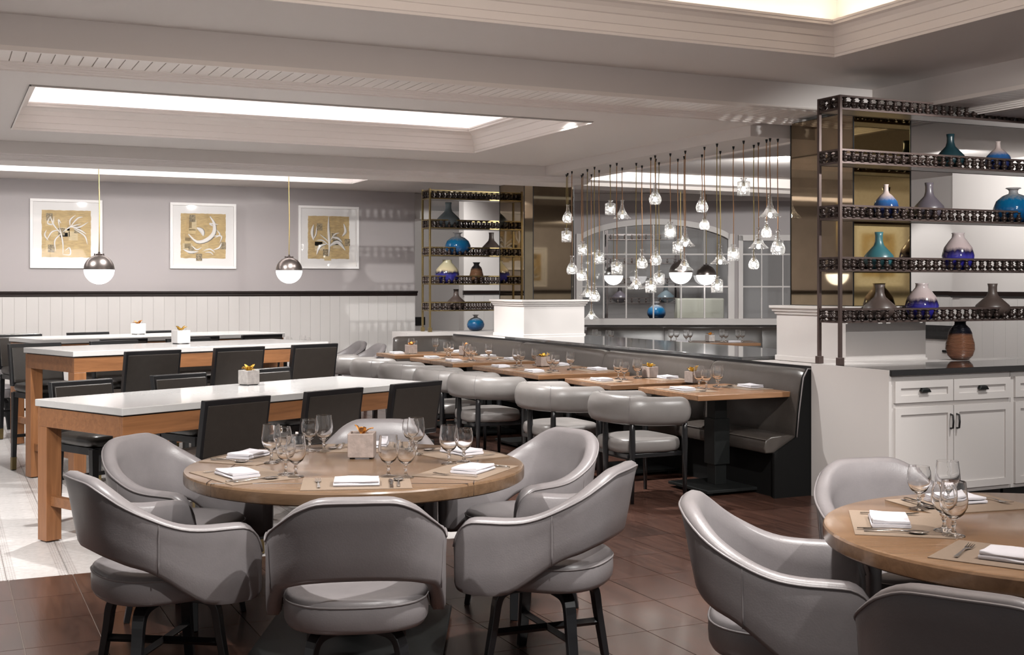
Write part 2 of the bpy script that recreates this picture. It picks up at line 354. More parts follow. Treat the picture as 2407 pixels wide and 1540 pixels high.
# ------------------------------------------------------------------ floor
fl = st(box('floor', M_grout, -9, 15, -4, 26, -.12, -.006))
def scr(x, y, z=0):
    d = FW[0]*x+FW[1]*y; l = RT[0]*x+RT[1]*y
    return (None if d < .5 else (CX+FPX*l/d, HY+FPX*(EYE-z)/d, d))
TX, TY = .32, .45
tm = MB().box(-TX/2+.002, TX/2-.002, -TY/2+.002, TY/2-.002, -.02, 0).me()
tm2 = MB().box(-.1535, .1535, -.1535, .1535, -.02, 0).me()
def tiles(w, h, ok, m, me_, name, cut):
    c = []
    for i in range(int(-9/w), int(15/w)):
        for j in range(int(-4/h), int(20/h)):
            x = (i+.5)*w; y = 6.962-(j+.5)*h if name == 'parquet_panel' else 6.964+(j+.5)*h
            if not ok(x, y): continue
            s = scr(x, y); vis = s and -90 < s[0] < 2500 and s[1] < 1640
            c.append((0 if vis else 1, s[2] if s else 99, x, y))
    c.sort(); rest = MB()
    for k, (v, d, x, y) in enumerate(c):
        if v == 0 and k < cut: link(name, me_, m, fl, (x, y, 0))
        elif d < 90 or True: rest.box(x-w/2+.002, x+w/2-.002, y-h/2+.002, y+h/2-.002, -.02, 0)
    o = rest.ob(name, m, fl); o['kind'] = 'stuff'
pale = lambda x, y: y > 6.964 and x < 3.72
tiles(TX, TY, lambda x, y: y < 6.962 and not pale(x, y) and -5 < x < 12, M_floorw, tm, 'parquet_panel', 290)
st_m = MB()
for i in range(26):
    for j in range(28):
        x = 3.72+(i+.5)*TX; y = 6.962+(j+.5)*TY
        st_m.box(x-TX/2+.002, x+TX/2-.002, y-TY/2+.002, y+TY/2-.002, -.02, 0)
o = st_m.ob('parquet_panel', M_floorw, fl); o['kind'] = 'stuff'
tiles(.31, .31, pale, M_tile, tm2, 'floor_tile', 290)

# ------------------------------------------------------------------ walls
WB = 16.5
wb = st(box('wall_back', M_wall, -6, 6.18, WB, WB+.15, 0, 2.93))
pk = MB().box(-.0695, .0695, WB-.014, WB, .12, 1.44).me()
for k in range(62): link('plank', pk, M_plank, wb, (6.11-.141*k, 0, 0))
st(prism('trim_10', M_dark, [(WB-.001, 1.43), (WB-.02, 1.432), (WB-.03, 1.45), (WB-.022, 1.465), (WB-.05, 1.482), (WB-.055, 1.50), (WB-.001, 1.502)], 'x', -6, 6.21))
st(box('baseboard_back', M_white, -6, 6.18, WB-.022, WB-.015, 0, .12))
st(box('wall_far', M_white, 4.2, 10.5, 20.4, 20.5, 0, 2.93))
st(box('wall_side', M_white, 6.05, 6.15, WB+.15, 20.4, 0, 2.55))
st(box('trim_11', M_white, 6.0, 6.5, 16.66, 20.4, 2.55, 2.92))
# pier behind the far shelf with rail and planks
pr = st(box('wall_pier', M_white, 7.62, 8.9, 18.1, 18.3, 0, 3.02))
pk2 = MB().box(-.085, .085, 18.086, 18.1, .1, 1.42).me()
for k in range(7): link('plank', pk2, M_plank, pr, (7.71+.172*k, 0, 0))
st(prism('trim_12', M_dark, [(18.1, 1.43), (18.06, 1.45), (18.045, 1.50), (18.1, 1.502)], 'x', 7.6, 8.9))
# right side of the room
wr = st(box('wall_right', M_white, 12.0, 12.12, 5, 14.5, 0, 3.02))
pk3 = MB().box(11.986, 12.0, -.085, .085, .1, 1.42).me()
for k in range(30): link('plank', pk3, M_plank, wr, (0, 9.2+.172*k, 0))
st(prism('trim_13', M_dark, [(12.0, 1.43), (11.96, 1.45), (11.945, 1.50), (12.0, 1.502)], 'y', 5, 14.5))
wr2 = st(box('wall_return', M_white, 11.0, 12.0, 8.6, 11.0, 0, 3.02))
pk4 = MB().box(10.986, 11.0, -.085, .085, .1, 1.42).me()
for k in range(13): link('plank', pk4, M_plank, wr2, (0, 8.72+.172*k, 0))
st(prism('trim_14', M_dark, [(11.0, 1.43), (10.96, 1.45), (10.945, 1.50), (11.0, 1.502)], 'y', 8.6, 11.02))

# wall on the right, out of the frame, that the far bronze pillar mirrors
ws_ = st(box('wall_front', M_wall, 8.4, 15, 1.4, 1.55, 0, 3.0))
st(box('trim_24', M_plank, 8.4, 15, 1.55, 1.56, 0, 1.43)); st(box('trim_25', M_dark, 8.4, 15, 1.55, 1.60, 1.43, 1.50))

# ------------------------------------------------------------------ partition with plinths and mirrored piers
st(box('wall_partition', M_white, 5.90, 6.95, 7.24, 14.3, 0, .955))
tag(box('ledge_top', M_ledge, 5.885, 6.97, 8.16, 12.76, .956, .985, None, .004), 'long polished dark stone ledge on the partition behind the banquette', 'ledge')
st(box('trim_15', M_black, 5.875, 5.898, 7.24, 14.3, .93, .962))
st(box('wall_divider', M_white, 5.25, 7.6, 14.3, 14.85, 0, .985))
def plinth(n, x0, x1, y0, y1):
    st(box('trim_%d' % n, M_white, x0, x1, y0, y1, .957, 1.40))
    st(box('trim_%d' % (n+1), M_white, x0-.012, x1+.012, y0-.012, y1+.012, .957, 1.0, None, .006))
    rectloft('trim_%d' % (n+2), M_white, x0, x1, y0, y1, 0, [(0, 1.33), (-.012, 1.335), (-.015, 1.35), (-.028, 1.36), (-.03, 1.375), (-.045, 1.385), (-.045, 1.405), (.02, 1.405)])
plinth(16, 6.195, 6.99, 7.27, 8.11)
plinth(19, 6.15, 6.95, 12.8, 13.65)
def pier(label, pts, ztop, mats, k):
    t = empty('mirrored_pier', label, 'pillar', (0, 0, 1.406))
    n = len(pts); H = ztop-1.406
    cxm = sum(p[0] for p in pts)/n; cym = sum(p[1] for p in pts)/n
    q = [(cxm+(x-cxm)*.985, cym+(y-cym)*.985) for x, y in pts]
    MB().loft([[(x, y, 0) for x, y in q], [(x, y, H) for x, y in q]]).ob('core', M_black, t)
    for i in range(n):
        a = Vector((*pts[i], 0)); b = Vector((*pts[(i+1) % n], 0)); d = b-a; L = d.length; d.normalize(); nn = Vector((d.y, -d.x, 0))
        e = .004
        p = [a+d*e, b-d*e, b-d*e-nn*.006, a+d*e-nn*.006]
        MB().loft([[(v.x, v.y, .004) for v in p], [(v.x, v.y, H-.004) for v in p]]).ob('mirror_panel', mats[i % len(mats)], t)
        MB().tube([(a.x, a.y, 0), (a.x, a.y, H)], .006, 6).ob('edge_strip', M_black, t)
pier('bronze and antique gold mirrored pillar behind the large right shelf', [(6.33, 7.34), (6.90, 7.34), (6.90, 8.10), (6.33, 8.10)], 2.90, [M_mirrora, M_mirrora, M_mirror, M_mirror], 0)
pier('bronze mirrored pillar with chamfered corners at far end of partition', [(6.31, 12.88), (6.82, 12.88), (6.88, 12.94), (6.88, 13.7), (6.25, 13.7), (6.25, 13.0)], 2.81, [M_mirror], 0)

# ------------------------------------------------------------------ shelves with turned galleries (étagères)
BAL = [(.018, 0), (.018, .006), (.010, .010), (.014, .016), (.021, .026), (.022, .034), (.017, .044), (.009, .050), (.014, .056), (.016, .062), (.009, .068), (.013, .074), (.018, .078), (.018, .084)]
def etagere(label, x0, x1, y0, y1, zb, ztop, levels, gh, sp, mframe, rad=.012, back=True, half=False):
    t = empty('display_shelf', label, 'shelf', ((x0+x1)/2, (y0+y1)/2, zb)); ox, oy = (x0+x1)/2, (y0+y1)/2
    hx, hy = (x1-x0)/2, (y1-y0)/2
    for sx, sy in ((-1, -1), (-1, 1), (1, -1), (1, 1)):
        p = box('post', mframe, sx*hx-rad, sx*hx+rad, sy*hy-rad, sy*hy+rad, 0, ztop-zb, t, .002)
        box('post_foot', mframe, sx*hx-.022, sx*hx+.022, sy*hy-.022, sy*hy+.022, 0, .055, p, .003)
    s = gh/.084
    bm_ = MB().lathe([(r*(1.16 if rad < .014 else .9), z*s) for r, z in BAL], 8).me(True)
    for zl in levels:
        z = zl-zb
        sh = box('shelf_plate', M_shelf, -hx+rad, hx-rad, -hy+.004, hy-.004, z-.012, z, t)
        for zz, h in ((z-.014, .016), (z+gh, .014)):
            for nm, a in (('gallery_rail', (-hx, hx, -hy-.008, -hy+.008)), ('gallery_rail', (-hx, hx, hy-.008, hy+.008)), ('gallery_rail', (-hx-.008, -hx+.008, -hy, hy)), ('gallery_rail', (hx-.008, hx+.008, -hy, hy))):
                box(nm, mframe, *a, zz, zz+h, t)
        n = int(2*hx/sp)
        for k in range(n):
            x = -hx+(k+.5)*2*hx/n
            link('baluster', bm_, M_bronze, t, (x, -hy, z))
            if back and (not half or k % 1 == 0): link('baluster', bm_, M_bronze, t, (x, hy, z))
        m = max(2, int(2*hy/sp+.4))
        for k in range(m):
            y = -hy+(k+.5)*2*hy/m
            link('baluster', bm_, M_bronze, t, (-hx, y, z))
    return t
LV = [1.305, 1.682, 2.062, 2.468, 2.858]
etagere('large bronze open shelf with turned wooden galleries on white right counter', 5.905, 8.12, 6.99, 7.22, .986, 2.95, LV, .078, .078, M_bronzer)
LF = [1.262, 1.60, 1.965, 2.315, 2.69]
FX0 = 5.605
etagere('brass open shelf with turned dark galleries on far white half wall', FX0, FX0+1.5, 14.42, 14.68, .986, 2.81, LF, .09, .075, M_brass)

# ------------------------------------------------------------------ vases
def prof(kind):
    return {
     'slim': [(.045, 0), (.06, .004), (.105, .03), (.128, .065), (.118, .10), (.075, .14), (.042, .17), (.032, .20), (.031, .235), (.036, .262), (.028, .262), (.024, .20)],
     'onion': [(.05, 0), (.085, .01), (.115, .05), (.122, .09), (.105, .14), (.06, .185), (.03, .205), (.022, .225), (.020, .26), (.025, .272), (.017, .272), (.014, .22)],
     'egg': [(.06, 0), (.095, .01), (.125, .06), (.132, .11), (.115, .17), (.075, .22), (.052, .245), (.048, .268), (.054, .28), (.042, .28), (.038, .24)],
     'round': [(.05, 0), (.09, .012), (.125, .06), (.13, .10), (.11, .15), (.07, .185), (.032, .20), (.028, .215), (.033, .228), (.052, .236), (.046, .24), (.022, .215)],
     'urn': [(.05, 0), (.06, .004), (.085, .03), (.10, .075), (.098, .115), (.085, .16), (.08, .19), (.066, .22), (.040, .245), (.038, .262), (.056, .285), (.046, .285), (.03, .26)]}[kind]
G_teal = bands('dark_teal_glaze', [(0, (.006, .018, .022)), (1, (.010, .030, .038))], .3, .1, 20)
G_lteal = bands('light_teal_glaze', [(0, (.02, .085, .10)), (1, (.035, .12, .14))], .35, .1, 20)
G_grey = bands('grey_mauve_glaze', [(0, (.055, .047, .058)), (1, (.09, .078, .09))], .35, .1, 20)
G_blgrey = bands('blue_grey_glaze', [(0, (.065, .085, .10)), (1, (.13, .17, .19))], .3, .1, 20)
G_bw = bands('blue_to_white_glaze', [(0, (.012, .014, .05)), (.30, (.014, .022, .09)), (.52, (.02, .09, .24)), (.68, (.42, .34, .32)), (1, (.5, .42, .40))], .10, .05)
G_cob = bands('cobalt_and_grey_glaze', [(0, (.012, .012, .16)), (.36, (.025, .02, .20)), (.50, (.008, .006, .03)), (.60, (.35, .28, .28)), (1, (.36, .31, .31))], .14, .09, 9)
G_cream = bands('cobalt_and_cream_glaze', [(0, (.012, .012, .14)), (.34, (.02, .02, .16)), (.46, (.006, .006, .03)), (.56, (.40, .34, .22)), (1, (.35, .33, .22))], .14, .09, 9)
G_turq = bands('turquoise_drip_glaze', [(0, (.004, .02, .06)), (.3, (.003, .06, .17)), (.62, (.004, .10, .22)), (.78, (.18, .20, .22)), (1, (.32, .30, .30))], .10, .16, 16)
G_brn = bands('brown_clay_glaze', [(0, (.05, .035, .03)), (1, (.075, .055, .048))], .4, .1, 20)
G_urn = bands('copper_and_black_glaze', [(0, (.05, .02, .012)), (.12, (.22, .09, .05)), (.60, (.20, .09, .05)), (.66, (.006, .006, .012)), (1, (.004, .005, .008))], .25, .02, 8, 9)
G_urn2 = bands('small_copper_and_black_glaze', [(0, (.03, .015, .01)), (.25, (.16, .08, .04)), (.6, (.18, .09, .05)), (.74, (.01, .008, .01)), (1, (.01, .008, .01))], .25, .05, 8, 7)
G_green = bands('green_glaze', [(0, (.02, .06, .03)), (1, (.06, .12, .05))], .2, .1)
def vase(label, kind, m, x, y, z, H, ws=1.0):
    p = prof(kind); k = H/p[-2][1] if kind != 'x' else 1
    o = MB().lathe([(r*k*ws, h*k) for r, h in p], 28).ob('vase', m, None, True, 0, (x, y, z+.001)); tag(o, label, 'vase', 'glazed vases on the display shelves')
def xat(px, y):                      # room x of a picture column on the plane y
    t = (px-CX)/FPX
    return (t*FW[1]*y - RT[1]*y)/(RT[0]-t*FW[0])
YE = 7.105
def ev(label, kind, m, px, lv, ytop, ws=1, bw=None):
    x = xat(px, YE); z = LV[lv] if lv >= 0 else .986; d = FW[0]*x+FW[1]*YE
    vase(label, kind, m, x, YE, z, EYE+(HY-ytop)*d/FPX-z, ws)
ev('dark teal slim necked vase on the upper shelf, right of the pillar', 'slim', G_teal, 2234, 3, 316, .85)
ev('small blue and blush bottle vase at right end of the upper shelf', 'onion', G_bw, 2346, 3, 333, .95)
ev('blue bottle vase with white neck in front of the gold mirror', 'onion', G_bw, 2083, 2, 434, .80)
ev('grey mauve slim necked vase beside the gold mirror edge', 'slim', G_grey, 2184, 2, 430, .82)
ev('bright turquoise drip glazed round vase cut by the right picture edge', 'round', G_turq, 2382, 2, 442, 1.0)
ev('light teal slim necked vase in front of the gold mirror', 'slim', G_lteal, 2066, 1, 546, .82)
ev('cobalt and grey egg shaped vase on the fourth shelf, right', 'egg', G_cob, 2252, 1, 548, .88)
ev('brown slim necked vase on lowest shelf in front of the mirror', 'slim', G_brn, 2068, 0, 669, 1.0)
ev('cobalt and grey egg shaped vase on the lowest shelf', 'egg', G_cob, 2167, 0, 666, .95)
ev('brown slim necked vase at right end of the lowest shelf', 'slim', G_brn, 2333, 0, 667, 1.02)
ev('tall ribbed copper vase with black neck on the black countertop', 'urn', G_urn, 2257, -1, 750, .98)
YF = 14.55
def fv(label, kind, m, px, lv, ytop, ws=1):
    x = xat(px, YF); z = LF[lv] if lv >= 0 else .986; d = FW[0]*x+FW[1]*YF
    vase(label, kind, m, x, YF, z, EYE+(HY-ytop)*d/FPX-z, ws)
fv('pale blue grey slim necked vase high on the far brass shelf', 'slim', G_blgrey, 1054, 3, 476, .95)
fv('turquoise drip vase on third shelf of the far brass shelf', 'round', G_turq, 1076, 2, 547, 1.05)
fv('dark brown slim necked vase near the far mirrored pillar', 'slim', G_brn, 1155, 2, 547, .85)
fv('cobalt vase with cream shoulder on the far brass shelf', 'egg', G_cream, 1051, 1, 611, 1.1)
fv('small copper vase with black neck on the far brass shelf', 'urn', G_urn2, 1120, 1, 617, .95)
fv('brown slim necked vase on lowest level of far brass shelf', 'slim', G_brn, 1072, 0, 680, 1.0)
fv('round turquoise vase standing on the far white half wall', 'round', G_turq, 1118, -1, 740, 1.0)

# ------------------------------------------------------------------ white cabinet under the large shelf
def cabinet(label, x0, w, yf, H, group=None):
    t = empty('cabinet', label, 'cabinet', (x0, yf, 0), 0, group)
    box('carcass', M_white, 0, w, .022, .8, .10, H, t)
    box('toe_kick', M_black, .02, w, .09, .78, 0, .10, t)
    box('face_frame', M_white, 0, w, .004, .022, .10, H, t)
    def panel(nm, a, b, c, d):
        f = MB(); e = .05
        o = [(a, c), (b, c), (b, d), (a, d)]; i = [(a+e, c+e), (b-e, c+e), (b-e, d-e), (a+e, d-e)]
        v = [(x, -.016, z) for x, z in o]+[(x, -.016, z) for x, z in i]+[(x, -.006, z) for x, z in i]+[(x, .004, z) for x, z in o]
        q = []
        for k in range(4):
            n = (k+1) % 4; q += [(k, n, n+4, k+4), (k+4, n+4, n+8, k+8), (k, n, n+12, k+12)]
        q += [(8, 9, 10, 11), (12, 13, 14, 15)]
        return f.add(v, q).ob(nm, M_white, t)
    g = .006; m = w/2
    for a, b in ((.03, m-g/2), (m+g/2, w-.012)):
        d = panel('drawer', a, b, .755, H-.04)
        cxx = (a+b)/2; zc = (.755+H-.04)/2
        MB().loft([[(cxx+math.cos(u)*.045*s, -.008-dd, zc+.004+hh) for u, s in ((0, 1), (PI, 1))] + [(cxx-.03*s2, -.008-dd, zc+.024+hh) for s2 in (1, -1)] for dd, hh in ((0, 0), (.022, -.004), (.028, -.012))]).ob('cup_pull', M_iron, d, False, .003)
        d = panel('door', a, b, .13, .722)
        sx = b-.026 if a < .1 else a+.026
        MB().tube([(sx, -.014, .56), (sx, -.04, .565), (sx, -.044, .61), (sx, -.04, .655), (sx, -.014, .66)], .007, 8).ob('door_handle', M_black, d, True)
    return t
CYF = 6.45; CH = .945
cabinet('white panelled cabinet unit under the large bronze shelf, beside the banquette end', 5.885, 1.12, CYF, CH, None)
cabinet('white panelled cabinet unit at the right picture edge', 7.012, 1.12, CYF, CH, None)
tag(box('side_panel', M_white, 5.862, 5.884, 6.44, 7.26, 0, .984), 'tall white end panel of the counter facing the dining tables', 'panel')
st(box('wall_counter', M_white, 5.886, 8.4, 7.0, 7.24, .90, .984))
tag(box('countertop', M_granite, 5.868, 8.4, 6.415, 6.998, .946, .986, None, .002), 'polished black granite countertop on the white cabinets', 'countertop')
# service counters against the far and right walls
t = empty('service_counter', 'white drawer counter with black top on the far right wall', 'cabinet', (11.4, 11.1, 0))
box('carcass', M_white, .02, .57, 0, 3.0, 0, .90, t); box('top', M_granite, -.02, .57, -.02, 3.02, .90, .94, t); box('backsplash', M_granite, .54, .57, 0, 3.0, .94, 1.05, t)
for k in range(3):
    d = box('drawer', M_white, .0, .02, .03+.79*k, .80+.79*k, .62, .87, t, .004)
    MB().box(-.02, 0, .36+.79*k, .46+.79*k, .735, .765).ob('cup_pull', M_iron, d, False, .008)
    box('door', M_white, .0, .02, .03+.79*k, .80+.79*k, .08, .60, t, .004)
t = empty('service_counter', 'black topped counter behind the far brass shelf', 'cabinet', (6.2, 19.7, 0))
box('carcass', M_white, 0, 1.35, .02, .68, 0, .90, t); box('top', M_granite, -.02, 1.37, 0, .68, .90, 1.04, t)

# ------------------------------------------------------------------ banquette
def banquette(label, segs, x_front, x_back, loc, rz, end=True):
    """runs along local +y, its back towards local +x"""
    t = empty('banquette', label, 'banquette', loc, rz)
    D = x_back-x_front; y0, y1 = segs[0], segs[-1]
    box('base', M_void, x_front+.10, x_back, y0+.02, y1, .0, .34, t)
    for a, b in zip(segs, segs[1:]):
        pr = [(x_front, .33), (x_front-.012, .37), (x_front, .425), (x_front+.05, .45), (x_front+.2, .458), (x_back-.12, .448), (x_back-.12, .33)]
        MB().loft([[(x, y, z) for x, z in pr] for y in (a+.002, b-.002)]).ob('seat_cushion', M_banq, t, .9, .008)
        pb = [(x_back-.17, .44), (x_back-.175, .50), (x_back-.155, .62), (x_back-.13, .78), (x_back-.105, .88), (x_back-.085, .925), (x_back-.055, .945), (x_back-.02, .94), (x_back, .92), (x_back, .44)]
        L = b-a; rings = []
        for u in (0, .012, .03, .06, .5, .94, .97, .988, 1):
            k = 1-.045*max(0, 1-min(u, 1-u)/.05)**1.5
            cx_, cz_ = x_back-.05, .66
            rings.append([(cx_+(x-cx_)*(1 if x >= x_back-.02 else k), a+.002+(L-.004)*u, cz_+(z-cz_)*k) for x, z in pb])
        MB().loft(rings).ob('back_cushion', M_banq, t, .9)
    MB().tube([(x_front, y0, .43), (x_front, y1, .43)], .005, 6).ob('piping', M_banq, t, True)
    if end:
        pe = [(x_front+.06, .0), (x_front+.06, .33), (x_back-.16, .44), (x_back-.14, .62), (x_back-.10, .88), (x_back-.06, .945), (x_back, .94), (x_back, 0)]
        MB().loft([[(x, y, z) for x, z in pe] for y in (y0-.022, y0)]).ob('end_panel', M_void, t)  # panel coloured black to merge with the shade under the seat
        MB().tube([(x, y0-.022, z) for x, z in pe[2:7]], .005, 6).ob('end_piping', M_pipe, t, True)
    return t
banquette('long taupe leather banquette running along the white partition', [7.29, 8.48, 10.28, 12.18, 14.28], 5.47, 5.895, (0, 0, 0), 0)
banquette('short taupe leather banquette piece against the far half wall', [0, .82], .0, .26, (5.88, 14.03, 0), PI/2, False)

# ------------------------------------------------------------------ dining tables by the banquette
def pedestal(t, h, cx=0, cy=0, b=.30, mt=M_iron):
    box('base_plate', mt, cx-b, cx+b, cy-b, cy+b, .022, .045, t, .004)
    for sx, sy in ((-1, -1), (1, -1), (1, 1), (-1, 1)):
        MB().lathe([(.022, 0), (.022, .022)], 10, cx+sx*(b-.06), cy+sy*(b-.06)).ob('foot', mt, t)
    box('column', mt, cx-.052, cx+.052, cy-.052, cy+.052, .045, h-.25, t, .003)
    box('sleeve', mt, cx-.07, cx+.07, cy-.07, cy+.07, .20, h-.22, t, .003)
    box('upper_column', mt, cx-.055, cx+.055, cy-.055, cy+.055, h-.25, h-.04, t, .003)
TABLES = {}
def dtable(key, label, x0, x1, y0, y1, h=.77, parts=1):
    cx, cy = (x0+x1)/2, (y0+y1)/2
    t = empty('dining_table', label, 'table', (cx, cy, 0), 0, 'square dining tables along the banquette')
    for k in range(parts):
        a = y0-cy+(y1-y0)*k/parts; b = y0-cy+(y1-y0)*(k+1)/parts
        box('tabletop', M_oakr, x0-cx, x1-cx, a+.002, b-.002, h-.042, h, t, .005)
        pedestal(t, h, 0, (a+b)/2, .27)
    TABLES[key] = (x0, x1, y0, y1, h)
dtable('a', 'nearest brown wood dining table by the banquette, with one grey chair', 4.94, 5.845, 7.38, 8.22)
dtable('b', 'second brown wood dining table from the white counter end', 4.84, 5.76, 8.47, 9.27)
dtable('c', 'two brown wood tables pushed together in the banquette middle', 4.80, 5.74, 9.69, 11.18, .77, 2)
dtable('d', 'far pair of brown wood tables pushed together along banquette', 4.74, 5.70, 11.55, 12.82, .77, 2)
dtable('e', 'farthest brown wood dining table in the banquette corner', 4.70, 5.74, 13.2, 13.86)

# ------------------------------------------------------------------ chairs
def cushion(name, m, parent, hw, hd, z0, z1, n=32, e=3.2, crown=.012, taper=1.0, y0=0):
    rings = []; r = .035
    def ring(k, z, dz=0):
        out = []
        for j in range(n):
            a = 2*PI*j/n; c, s_ = math.cos(a), math.sin(a)
            x = hw*k*math.copysign(abs(c)**(2/e), c); y = hd*k*math.copysign(abs(s_)**(2/e), s_)
            out.append((x*(1+(taper-1)*(.5-y/(2*hd))), y0+y, z))
        return out
    H = z1-z0
    for k, z in ((.86, z0), (.95, z0+.006), (.99, z0+.025), (1, z0+H*.5), (.995, z1-.03), (.97, z1-.008), (.93, z1), (.6, z1+crown), (.2, z1+crown*1.3)): rings.append(ring(k, z))
    return MB().loft(rings).ob(name, m, parent, True)
def armchair(label):
    t = empty('armchair', label, 'chair')
    #      x     y     top   bot  lean
    half = [(x_, y_*.79, a_, b_, c_*.8) for x_, y_, a_, b_, c_ in [(0, -.325, .838, .545, .085), (.07, -.323, .838, .544, .085), (.125, -.315, .832, .54, .083), (.175, -.297, .802, .532, .075), (.220, -.262, .755, .515, .055), (.255, -.205, .715, .495, .035), (.276, -.13, .680, .455, .015), (.290, -.04, .655, .40, .004), (.299, .06, .645, .350, 0), (.303, .17, .643, .338, 0), (.302, .255, .636, .338, 0), (.297, .31, .595, .345, 0), (.291, .335, .51, .365, 0)]]
    pts = [(-a, b, c, d, e) for a, b, c, d, e in half[:0:-1]]+half
    P = spline(pts, 65); rings = []; pipe_o = []; seam = []
    for i, (x, y, zt, zb, ln) in enumerate(P):
        q = P[max(i-1, 0)]; w = P[min(i+1, len(P)-1)]
        tx, ty = w[0]-q[0], w[1]-q[1]; l = math.hypot(tx, ty) or 1; nx, ny = ty/l, -tx/l      # outward
        def pt(off, z):
            k = ln*max(0, (z-.47)/.37)
            return (x+nx*(off+k), y+ny*(off+k), z)
        T = .030 if i not in (0, 64) else .018
        H = zt-zb
        rings.append([pt(T*.75, zb), pt(T*1.0, zb+.02), pt(T*1.05, zb+H*.35), pt(T*1.05, zb+H*.7), pt(T*1.15, zt-.022), pt(T*.95, zt-.006), pt(T*.3, zt+.003), pt(-T*.5, zt), pt(-T*1.0, zt-.016), pt(-T*1.0, zb+H*.7), pt(-T*.95, zb+H*.35), pt(-T*.9, zb+.02), pt(-T*.5, zb)])
        pipe_o.append(pt(T*1.15, zt-.016))
        if i in (17, 47): seam.append([pt(T*1.07+.0005, zb+H*u) for u in (.02, .2, .4, .6, .8, .95)])
    MB().loft(rings).ob('shell', M_leather, t, 1.2)
    MB().tube(pipe_o[1:-1], .0045, 6).ob('piping', M_pipe, t, True)
    for s in seam: MB().tube(s, .0028, 5).ob('seam', M_pipe, t, True)
    cushion('seat', M_leather, t, .262, .258, .345, .468, 40, 2.6, .010, 1.0, -.005)
    MB().tube([(math.copysign(abs(math.cos(a))**(2/2.6), math.cos(a))*.260, -.005+.256*math.copysign(abs(math.sin(a))**(2/2.6), math.sin(a)), .445) for a in [2*PI*k/48 for k in range(48)]], .0042, 5, True).ob('seat_piping', M_pipe, t, True)
    MB().lathe([(.13, .325), (.13, .346)], 16).ob('swivel_plate', M_black, t)
    for sx, sy in ((-1, -1), (1, -1), (1, 1), (-1, 1)):
        c = math.sqrt(.5); path = [(.10, .325), (.17, .322), (.205, .305), (.222, .27), (.232, .20), (.250, .10), (.268, .0)]
        pw = spline([(a, b, 0) for a, b in path], 14); rr = []
        for i, (r, z, _) in enumerate(pw):
            q = pw[max(i-1, 0)]; w_ = pw[min(i+1, 13)]; dr, dz = w_[0]-q[0], w_[1]-q[1]; l = math.hypot(dr, dz); nr, nz = -dz/l, dr/l
            th = .017-.004*i/13; wd = .028-.009*i/13
            rr.append([(sx*c*(r+nr*a)-sy*c*b*sx*sx, sy*c*(r+nr*a)+sx*c*b, max(z+nz*a, .0)) for a, b in ((-th, -wd), (th, -wd), (th, wd), (-th, wd))])
        MB().loft(rr).ob('leg', M_black, t, False, .003)
    for sx in (1, -1):
        c = math.sqrt(.5)
        MB().tube([(-.236*c, -.236*c*sx, .15), (.236*c, .236*c*sx, .15)], .016, 4).ob('cross_stretcher', M_black, t)
    return t
AC = Proto(armchair('x'))
T1C = (-.686, 5.37)
dirs = [('front', (.127, -.992)), ('right front', (.922, -.386)), ('right back', (.795, .606)), ('back', (-.02, 1.0)), ('left back', (-.922, .386)), ('left front', (-.795, -.606))]
lab = {'front': 'grey leather armchair nearest the camera, its back to us, at the large round table', 'right front': 'grey leather armchair seen from its side, right of the large round table',
       'right back': 'grey leather armchair at the right rear of the large round table', 'back': 'grey leather armchair at the far side of the large round table',
       'left back': 'grey leather armchair between bar table leg and round table, inside of back visible', 'left front': 'grey leather armchair at the left front, over the edge of the pale tiles'}
for nm, (a, b) in dirs:
    r = {'front': .93, 'back': .88, 'left front': .88, 'right front': .90}.get(nm, .92)
    x, y = G(T1C[0]+a*r, T1C[1]+b*r); dx, dy = -(RT[0]*a+FW[0]*b), -(RT[1]*a+FW[1]*b)
    AC.put((x, y, 0), facing(dx, dy), lab[nm], 'armchairs around the large round table')
T2C = (1.76, 3.90)
for nm, (a, b), r in (('grey leather armchair left of the right round table, facing right', (-.97, .22), .86), ('grey leather armchair at the bottom right, cut by the picture edge', (-.56, -.83), .93), ('grey leather armchair behind the right round table, against the white cabinet', (-.24, .97), .88)):
    x, y = G(T2C[0]+a*r, T2C[1]+b*r); dx, dy = -(RT[0]*a+FW[0]*b), -(RT[1]*a+FW[1]*b)
    AC.put((x, y, 0), facing(dx, dy), nm, 'armchairs around the right round table')
for (l, z), (a, b), nm in (((-2.285, 16.0), (-1, -.5), 'grey armchair by the wainscot beyond the farthest bar table'), ((-1.955, 15.3), (-1, -.5), 'nearer of two grey armchairs facing left beyond the bar tables'), ((-5.72, 13.4), (.3, -1), 'grey armchair half out of the left picture edge')):
    x, y = G(l, z); AC.put((x, y, 0), facing(RT[0]*a+FW[0]*b, RT[1]*a+FW[1]*b), nm, 'armchairs at the back of the room')
x, y = G(-2.95, 15.6)
t = empty('round_table', 'small wooden table beyond the bar tables by the wainscot', 'table', (x, y, 0))
MB().lathe([(.39, .72), (.40, .73), (.40, .755), (.39, .76)], 32).ob('tabletop', M_walnut, t); pedestal(t, .76)
FARSMALL = (x, y, .76)

